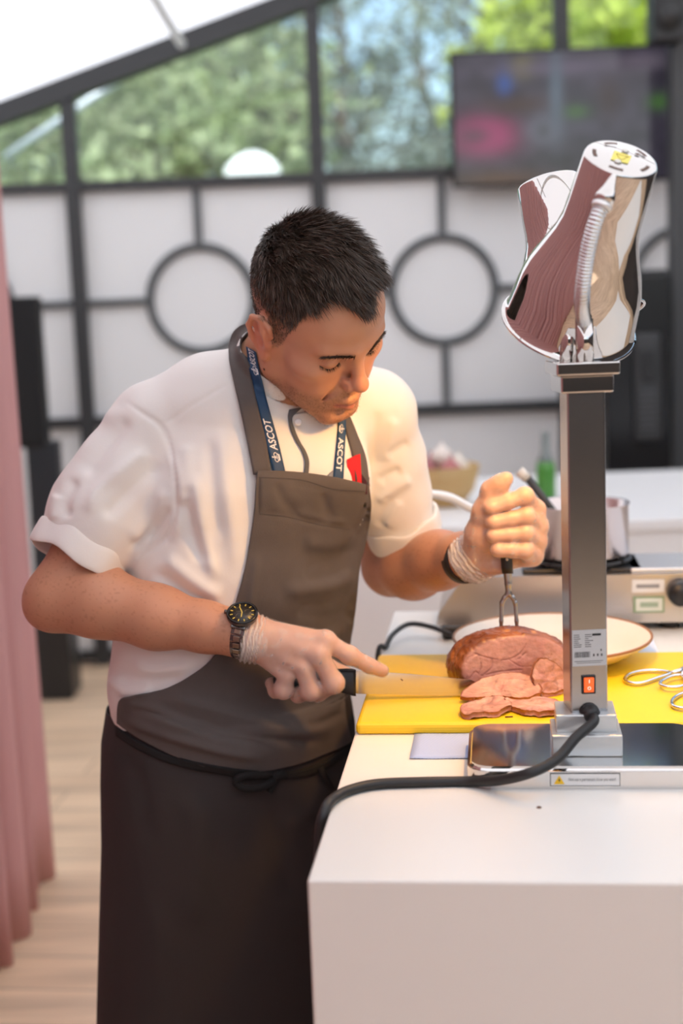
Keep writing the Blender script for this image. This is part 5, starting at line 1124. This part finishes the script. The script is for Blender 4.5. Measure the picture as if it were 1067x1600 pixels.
def mk(P, yc, y0, y1, up):
    s0, s1, sc_ = slen(P, y0), slen(P, y1), slen(P, yc); v_, f_ = txt(.56, abs(s1-s0)); L_ = [(v_, f_, s0)]
    cw = .014
    # emblem stands before the word, its foot towards the start of the text line
    for v2, f2 in crown(1.): L_.append(([((x_)*cw*.9+cw*.5, (y_-.45)*.62, 0) for x_, y_, _ in v2], f2, sc_))
    return L_
on_ribbon(l1, LP1, mk(LP1, 722, 703, 655, True), True); on_ribbon(l1, LP1, mk(LP1, 586, 571, 546, True), True)
on_ribbon(l2, LP2, mk(LP2, 663, 684, 736, False), False)
# dark piping and button of the jacket front
pl = [(452, 640), (450, 652), (454, 672), (462, 690), (471, 705), (476, 722), (474, 745)]
sheet('piping', pl, [(x+(7 if i else 22), y+(0 if i else -4)) for i, (x, y) in enumerate(pl)], mat('piping_grey', (.10, .10, .105), .8), jacket, .003, 40, 4, .0012)
sheet('front_panel', [(455, 648), (459, 672), (467, 692), (477, 708), (482, 724), (480, 748)], [(540, 632), (538, 660), (534, 690), (530, 715), (526, 735), (522, 756)], M_jk, jacket, .0022, 40, 16, .0012)
bp = hit(466, 660, .0075); lathe('button', [(0, .001), (.0025, .0012), (.0045, .0022), (.0055, .0012), (.0052, 0)], bp, -(ray(466, 660))+np.array([0, 0, .2]), mat('button_white', (.8, .78, .74), .4), jacket, 20)
SB = BVHTree.FromPolygons([tuple(p) for p in SKV]+[tuple(p) for p in P], [tuple(map(int, q)) for q in SKF]+[tuple(int(i)+len(SKV) for i in q) for q in F_])
tie, _, _ = sheet('apron_tie', [(179, 1133), (215, 1158), (270, 1182), (340, 1198), (420, 1206), (490, 1197), (548, 1160)], [(181, 1150), (215, 1172), (270, 1195), (340, 1210), (420, 1218), (490, 1211), (550, 1178)], mat('tie_black', (.006, .0055, .0055), .85), skirt, .004, 90, 4, .002, bvh=SB, smooth_it=3)
def loop(path, w, m_, o_):
    Pp = catmull(np.array([hit(x, y, d_, SB) if hit(x, y, d_, SB) is not None else aty(x, y, 1.97) for x, y, d_ in path]), 8); n_ = len(Pp); vs_ = []; up_ = np.array([0, 0, 1.])
    for i in range(n_):
        t_ = Pp[min(i+1, n_-1)]-Pp[max(i-1, 0)]; t_ /= np.linalg.norm(t_); wd2 = np.cross(t_, FW); wd2 /= np.linalg.norm(wd2)+1e-9; vs_ += [Pp[i]-wd2*w/2, Pp[i]+wd2*w/2]
    o = obj_pd('bow_loop', vs_, [(2*i, 2*i+1, 2*i+3, 2*i+2) for i in range(n_-1)], m_, o_, True); md = o.modifiers.new('t', 'SOLIDIFY'); md.thickness = .0016
MT = MATS['tie_black']
loop([(432, 1210, .006), (405, 1211, .014), (378, 1213, .016), (368, 1222, .012), (382, 1232, .014), (410, 1230, .012), (434, 1214, .008)], .010, MT, skirt)
loop([(436, 1212, .006), (430, 1222, .008), (420, 1238, .007)], .010, MT, skirt); loop([(500, 1200, .006), (508, 1216, .008), (519, 1234, .006)], .011, MT, skirt)
lathe('bow_knot', [(0, -.012), (.007, -.009), (.009, 0), (.007, .009), (0, .012)], hit(436, 1211, .006, SB), RGT, MT, skirt, 16)
# trousers and shoes under the skirt
T = SDF(.006); hipc = aty(358, 1200, 2.115); FL = {}
for s, nm in ((1, 'r'), (-1, 'l')):
    hp_ = hipc+rS*s*.085; kn = np.array([*(hipc[:2]+rS[:2]*s*.10+fS[:2]*.03), .50]); an = np.array([*(hipc[:2]+rS[:2]*s*.11-fS[:2]*.02), .085]); T.chain([hp_+[0, 0, -.05], kn, an], [.075, .062, .056], .02); FL[nm] = an
T.ell(hipc+[0, 0, -.06], (.135, .10, .11), np.stack([rS, fS, [0, 0, 1]], 1), .04)
tv2, tf2 = T.mesh(); tr_ = np_mesh('trousers', tv2, tf2, mat('trouser_black', (.015, .015, .016), .85), person); tag(tr_, 'black trousers')
for nm, an in FL.items():
    Z = SDF(.004); Z.ell(an+fS*.06+[0, 0, -.05], (.045, .13, .035), np.stack([rS, fS, [0, 0, 1]], 1), .02); Z.cone(an+[0, 0, -.04], an+[0, 0, .02], .046, .044, .03); zv, zf = Z.mesh(); zv[:, 2] = np.maximum(zv[:, 2], .0015); tag(np_mesh('shoe', zv, zf, mat('shoe_black', (.01, .01, .01), .4), person), 'black work shoe')
# ---- gloves
mgl = bpy.data.materials.new('glove_film'); mgl.use_nodes = True; nt = mgl.node_tree; b = nt.nodes['Principled BSDF']; b.inputs['Base Color'].default_value = (.86, .82, .78, 1); b.inputs['Roughness'].default_value = .28
tr = nt.nodes.new('ShaderNodeBsdfTransparent'); ms = nt.nodes.new('ShaderNodeMixShader'); at = nt.nodes.new('ShaderNodeAttribute'); at.attribute_name = 'Col'; nt.links.new(at.outputs['Fac'], ms.inputs[0]); nt.links.new(tr.outputs[0], ms.inputs[1]); nt.links.new(b.outputs[0], ms.inputs[2]); nt.links.new(ms.outputs[0], nt.nodes['Material Output'].inputs[0])
def glove(fn, cuff_c, lab, wr_strokes):
    G = SDF(.0018); fn(G, .0011); c0, c1, c2, r0, r1, r2 = cuff_c
    G.cone(c0, c1, r0, r1, .008); G.cone(c1, c2, r1, r2, .006); ax_ = (c2-c1)/np.linalg.norm(c2-c1); G.cone(c1+ax_*.004, c2+ax_*.08, r1-.0015, r2+.002, .002, 's')
    gv, gf = G.mesh(); gn = vnormals(gv, gf); gv = relax(gv, gf, 1, .4)
    gv = fold(gv, gn, wr_strokes); dop = np.zeros(len(gv)); pj = project(gv)
    for Pp, w_, a_ in wr_strokes: d_, par, _ = polydist(pj, catmull(np.array(Pp, float), 4)); dop = np.maximum(dop, np.exp(-(d_/(w_*.9))**2)*.06*smoothstep(0, .3, par)*smoothstep(1, .7, par))
    nz_ = .5+.5*vnoise(gv, 160, 6); rdg = np.exp(-(vnoise(gv+.004*np.stack([vnoise(gv, 60, 31), vnoise(gv, 60, 32), vnoise(gv, 60, 33)], 1), 75, 8)/.09)**2)*smoothstep(.3, .7, .5+.5*vnoise(gv, 35, 9)); dop = np.clip(.17+.10*smoothstep(.5, .85, nz_)+.09*rdg+dop, 0, .8)
    ax3 = (c2-c0)/np.linalg.norm(c2-c0); cf = smoothstep(-.012, .010, (gv-c1)@ax3); tc3 = (gv-c1)@ax3; dop = np.maximum(dop, cf*(.42+.3*np.sin(tc3*1400+6*vnoise(gv, 45, 4))*(.5+.5*nz_))); gv = gv+gn*(cf*.0022*np.sin(tc3*900+5*vnoise(gv, 40, 3)))[:, None]; o = np_mesh('glove', gv+gn*(.0003*vnoise(gv, 300, 2))[:, None], gf, mgl, person); set_colors(o, np.repeat(dop[:, None], 3, 1)); return tag(o, lab)
glove(hand_R, (Q(430, 1005, 1.902), Q(408, 1000, 1.902), Q(392, 997, 1.902), .026, .030, .0345), 'clear vinyl glove on the knife hand', [([(412, 970), (402, 992), (386, 1024)], 3, .0016), ([(420, 973), (408, 998), (394, 1030)], 2.5, .0012), ([(470, 992), (452, 1020), (432, 1055)], 2, .0009), ([(492, 1000), (470, 1022), (448, 1062)], 1.8, .0009), ([(430, 978), (415, 1005), (404, 1035)], 2, .0008), ([(525, 1008), (533, 1020), (530, 1040)], 1.6, .0007), ([(448, 985), (430, 1012), (418, 1040)], 1.8, .0008), ([(505, 1018), (500, 1040), (492, 1055)], 1.6, .0008), ([(478, 1040), (470, 1056), (464, 1066)], 1.6, .0008), ([(570, 1032), (578, 1040), (590, 1046)], 1.8, .0006)])
glove(hand_L, (Q(764, 850, 2.02), Q(748, 866, 2.024), Q(738, 872, 2.034), .030, .033, .0365), 'clear vinyl glove on the fork hand', [([(738, 848), (742, 880), (756, 904)], 3, .0012), ([(746, 800), (738, 835), (736, 860)], 2.5, .0010), ([(752, 780), (760, 790), (770, 796)], 1.8, .0008), ([(838, 800), (834, 830), (832, 858)], 3, .0010), ([(826, 790), (836, 815), (840, 840)], 2, .0009), ([(826, 815), (828, 840), (822, 872)], 2, .0009), ([(757, 905), (778, 906), (795, 896)], 3, .0012), ([(795, 820), (812, 815), (826, 818)], 1.4, .0006)])
# wristband on the left arm
wa, wb2, wdn = frame_from(fl_); wc = Q(728, 872, 2.055); vs = []; fs = []; K = 48
for r_, t_ in ((.0358, -.0095), (.0375, -.009), (.0375, .009), (.0358, .0095)):
    for i in range(K): q = 2*math.pi*i/K; vs.append(wc+wdn*t_+(wa*math.cos(q)+wb2*math.sin(q))*r_*1.0)
for j in range(4):
    for i in range(K): fs.append((j*K+i, j*K+(i+1) % K, ((j+1) % 4)*K+(i+1) % K, ((j+1) % 4)*K+i))
tag(obj_pd('wristband', vs, fs, mat('band_black', (.02, .017, .018), .6), person, True), 'black band round the left wrist')
world_children(person)
# ================================================================ knife, fork, watch, pocket things
YK0, YK1 = 1.918, fc[1]-.020
kn = empty('carving_knife', Q(545, 1066, YK0), label='long carving knife with black handle held in the gloved right hand', cat='knife')
def kp(x, y): return Q(x, y, YK0+(YK1-YK0)*max(0, (x-550))/190.)
out = [(546, 1052), (560, 1048), (640, 1053), (735, 1062), (752, 1070), (757, 1079), (750, 1084), (720, 1087), (640, 1086), (560, 1084), (548, 1082)]
a_, b_ = kp(560, 1066), kp(740, 1075); bd2 = (b_-a_)/np.linalg.norm(b_-a_); bn2 = np.cross(bd2, UP); bn2 /= np.linalg.norm(bn2)
n = len(out); C_ = [kp(*q) for q in out]; spine = [.0011]*4+[.0008]*3+[.00025]*3+[.0011]; vs = [c+bn2*w for c, w in zip(C_, spine)]+[c-bn2*w for c, w in zip(C_, spine)]
obj_pd('blade', vs, [tuple(range(n)), tuple(range(2*n-1, n-1, -1))]+[(k, n+k, n+(k+1) % n, (k+1) % n) for k in range(n)], mat('blade_steel', (.60, .58, .55), .22, 1., noise=((14, 14, 90), .35, (.45, .43, .40))), kn)
hp = [(428, 1064, .0155, .009), (445, 1066, .0145, .0095), (480, 1064, .0135, .009), (520, 1062, .0145, .009), (540, 1064, .0175, .0088), (551, 1066, .0190, .0082), (556, 1067, .0185, .0075)]
vs = []; fs = []; K = 20
for x, y, hh, tt_ in hp:
    c = Q(x, y, YK0)
    for i in range(K): q = 2*math.pi*i/K; vs.append(c+UP*np.sign(math.sin(q))*abs(math.sin(q))**.6*hh+bn2*np.sign(math.cos(q))*abs(math.cos(q))**.6*tt_)
for j in range(len(hp)-1):
    for i in range(K): fs.append((j*K+i, j*K+(i+1) % K, (j+1)*K+(i+1) % K, (j+1)*K+i))
fs += [tuple(range(K-1, -1, -1)), tuple(range((len(hp)-1)*K, len(hp)*K))]; obj_pd('handle', vs, fs, mat('handle_black', (.010, .010, .011), .45, bump=(300, .1, .001)), kn, True)
p = kp(626, 1061)-bn2*.0016*np.sign((bn2@FW))*1; obj_pd('meat_speck', *tube_pts([p, p+bd2*.003+UP*-.002], .0006, 6), mat('crumb', (.12, .05, .02), .6), kn); world_children(kn)
# fork
YF = 1.984; fk = empty('carving_fork', Q(795, 990, YF), label='two-pronged carving fork with black handle stuck in the roast', cat='fork')
vs = []; fs = []; K = 20
HPp = [(784, 763, .0066, .0062), (786, 768, .0085, .0078), (788, 800, .0090, .0080), (790, 850, .0086, .0078), (792, 885, .0082, .0072), (793, 896, .0080, .0068)]
for x, y, rx_, ry_ in HPp:
    c = Q(x, y, YF)
    for i in range(K): q = 2*math.pi*i/K; vs.append(c+RT*math.cos(q)*rx_+FW*math.sin(q)*ry_)
for j in range(len(HPp)-1):
    for i in range(K): fs.append((j*K+i, j*K+(i+1) % K, (j+1)*K+(i+1) % K, (j+1)*K+i))
fs += [tuple(range(K-1, -1, -1)), tuple(range((len(HPp)-1)*K, len(HPp)*K))]; obj_pd('handle', vs, fs, mat('handle_black', (.010, .010, .011), .45), fk, True)
lathe('rivet', [(.0022, 0), (.0018, .0007), (0, .0009)], Q(792, 874, YF-.0075), -FW, mat('rivet_steel', (.6, .6, .6), .3, 1.), fk, 12)
M_fk = mat('fork_steel', (.36, .34, .33), .3, 1.); F = SDF(.0011)
F.chain([Q(793, 893, YF), Q(794, 912, YF), Q(794.5, 928, YF)], [.0068, .0048, .0040], .003)
for pts in ([(794, 927), (788, 934), (784, 942), (783, 970), (783, 1003)], [(795, 927), (801, 934), (805, 942), (807, 970), (809, 1003)]): F.chain([Q(x, y, YF) for x, y in pts], [.0036, .0032, .0030, .0028, .0022], .0025)
fv2, ff2 = F.mesh(); np_mesh('prongs', fv2, ff2, M_fk, fk); world_children(fk)
# wristwatch
wt = empty('wristwatch', Q(378, 985, 1.9), label='dark steel chronograph watch with gold markers on the right wrist', cat='watch')
wax = fa/np.linalg.norm(fa); wc = Q(371, 989, 1.905); nrm = np.array([.10, -.55, .83]); nrm -= wax*(nrm@wax); nrm /= np.linalg.norm(nrm); wsd = np.cross(wax, nrm)
dd_ = nrm; dc = Q(378, 969, 1.885); dc = wc+wax*((dc-wc)@wax)+nrm*.0400+wsd*.0
M_dk = mat('watch_steel', (.16, .155, .15), .25, 1.); M_gold = mat('watch_gold', (.75, .52, .10), .3, .8)
lathe('case', [(0, -.009), (.0185, -.009), (.0205, -.006), (.0215, -.001), (.0212, .0008)], dc, dd_, M_dk, wt, 48); lathe('bezel', [(.0212, 0), (.0215, .0015), (.0198, .0028), (.0178, .0022), (.0176, .0006)], dc, dd_, mat('bezel_black', (.008, .008, .008), .2, .3), wt, 48, cap=False)
dl = lathe('dial', [(.0180, .0), (.0180, .0010), (0, .0011)], dc, dd_, mat('dial_black', (.02, .018, .016), .35), wt, 48)
ux = wax; uy = np.cross(dd_, ux)
for k in range(12):
    a = math.pi*k/6; dr_ = ux*math.cos(a)+uy*math.sin(a); box('marker', dc+dr_*.0148+dd_*.0015, (.0036, .0013, .0006), M_gold, dl, Matrix((dr_, np.cross(dd_, dr_), dd_)).transposed())
for a in (0.5, 2.6, 4.4): lathe('subdial', [(.0046, .0011), (.0046, .0016), (.0038, .0016), (.0036, .0012)], dc+(ux*math.cos(a)+uy*math.sin(a))*.0074, dd_, mat('subdial_ring', (.10, .08, .05), .35, .6), dl, 24, cap=False)
for a, l_ in ((2.2, .012), (4.9, .009)): dr_ = ux*math.cos(a)+uy*math.sin(a); box('hand', dc+dr_*l_/2+dd_*.0022, (l_, .0011, .0004), M_gold, dl, Matrix((dr_, np.cross(dd_, dr_), dd_)).transposed())
cr_ = -wax*.9+uy*0; lathe('crown', [(0, 0), (.003, 0), (.0032, .0015), (.0030, .004), (0, .0042)], dc-wax*.0212-dd_*.003, -wax, M_dk, wt, 16)
# links round the wrist
R1 = .0335
lcol = mat('link_bronze', (.30, .25, .19), .3, 1.); cen = wc+wax*(((dc-wc)@wax)); rad = np.linalg.norm(dc-cen)-.0085
an0 = math.atan2((dc-cen)@wsd, (dc-cen)@nrm)
for side in (-1, 1):
    for k in range(8):
        a = an0+side*(.68+k*.298); dr_ = nrm*math.cos(a)+wsd*math.sin(a); tg = -nrm*math.sin(a)+wsd*math.cos(a); Rm = Matrix((wax, tg, dr_)).transposed(); w_ = .0185-.0004*k; rr_ = max(rad, .0325)
        lk = box('link', cen+dr_*rr_, (w_, .0088, .0034), M_dk, wt, Rm, bev=.0006); box('centre_link', cen+dr_*(rr_+.0007), (w_*.5, .0070, .0034), lcol, lk, Rm, bev=.0008)
    a = an0+side*.44; dr_ = nrm*math.cos(a)+wsd*math.sin(a); tg = -nrm*math.sin(a)+wsd*math.cos(a); box('lug', cen+dr_*(max(rad, .0325)+.003), (.021, .012, .006), M_dk, wt, Matrix((wax, tg, dr_)).transposed(), bev=.0015)
world_children(wt)
# red card and pen in the bib pocket
def flat(name, px, m_, th, off, parent=None):
    vs_ = []
    for x, y in px:
        h_ = hit(x, y, off); vs_.append(h_ if h_ is not None else Q(x, y, 2.03))
    vs_ = np.array(vs_); Ym = vs_[:, 1].mean(); vs_ = np.array([Q(x, y, Ym+.15*(vs_[i, 1]-Ym)) for i, (x, y) in enumerate(px)]); n_ = len(px); nn2 = np.array([FW*th]*n_)
    return obj_pd(name, list(vs_)+list(vs_+nn2), [tuple(range(n_)), tuple(range(2*n_-1, n_-1, -1))]+[(k, n_+k, n_+(k+1) % n_, (k+1) % n_) for k in range(n_)], m_, parent)
rc_ = empty('red_notebook', Q(552, 760, 2.0), label='red notebook sticking out of the apron pocket', cat='notebook')
flat('cover', [(542, 772), (542, 718), (556, 711), (563, 709), (566, 772)], mat('red_cover', (.62, .01, .015), .5), .004, .009, rc_); flat('spine', [(558, 772), (558, 736), (566, 742), (573, 752), (574, 772)], mat('dark_red', (.05, .008, .01), .5), .003, .012, rc_); world_children(rc_)
pe = empty('pen', Q(570, 790, 2.0), label='black pen clipped to the apron pocket edge', cat='pen')
h1, h2 = hit(574, 752, .005, BB), hit(569, 792, .004, BB)
h1 = h1 if h1 is not None else Q(574, 752, 2.03); h2 = h2 if h2 is not None else Q(569, 792, 2.03)
tube('clip', [h1, h2], .0011, MATS['handle_black'], pe, 8); tube('barrel', [h1+FW*.006+UP*.006, h2+FW*.006], .0035, MATS['handle_black'], pe, 10); world_children(pe)
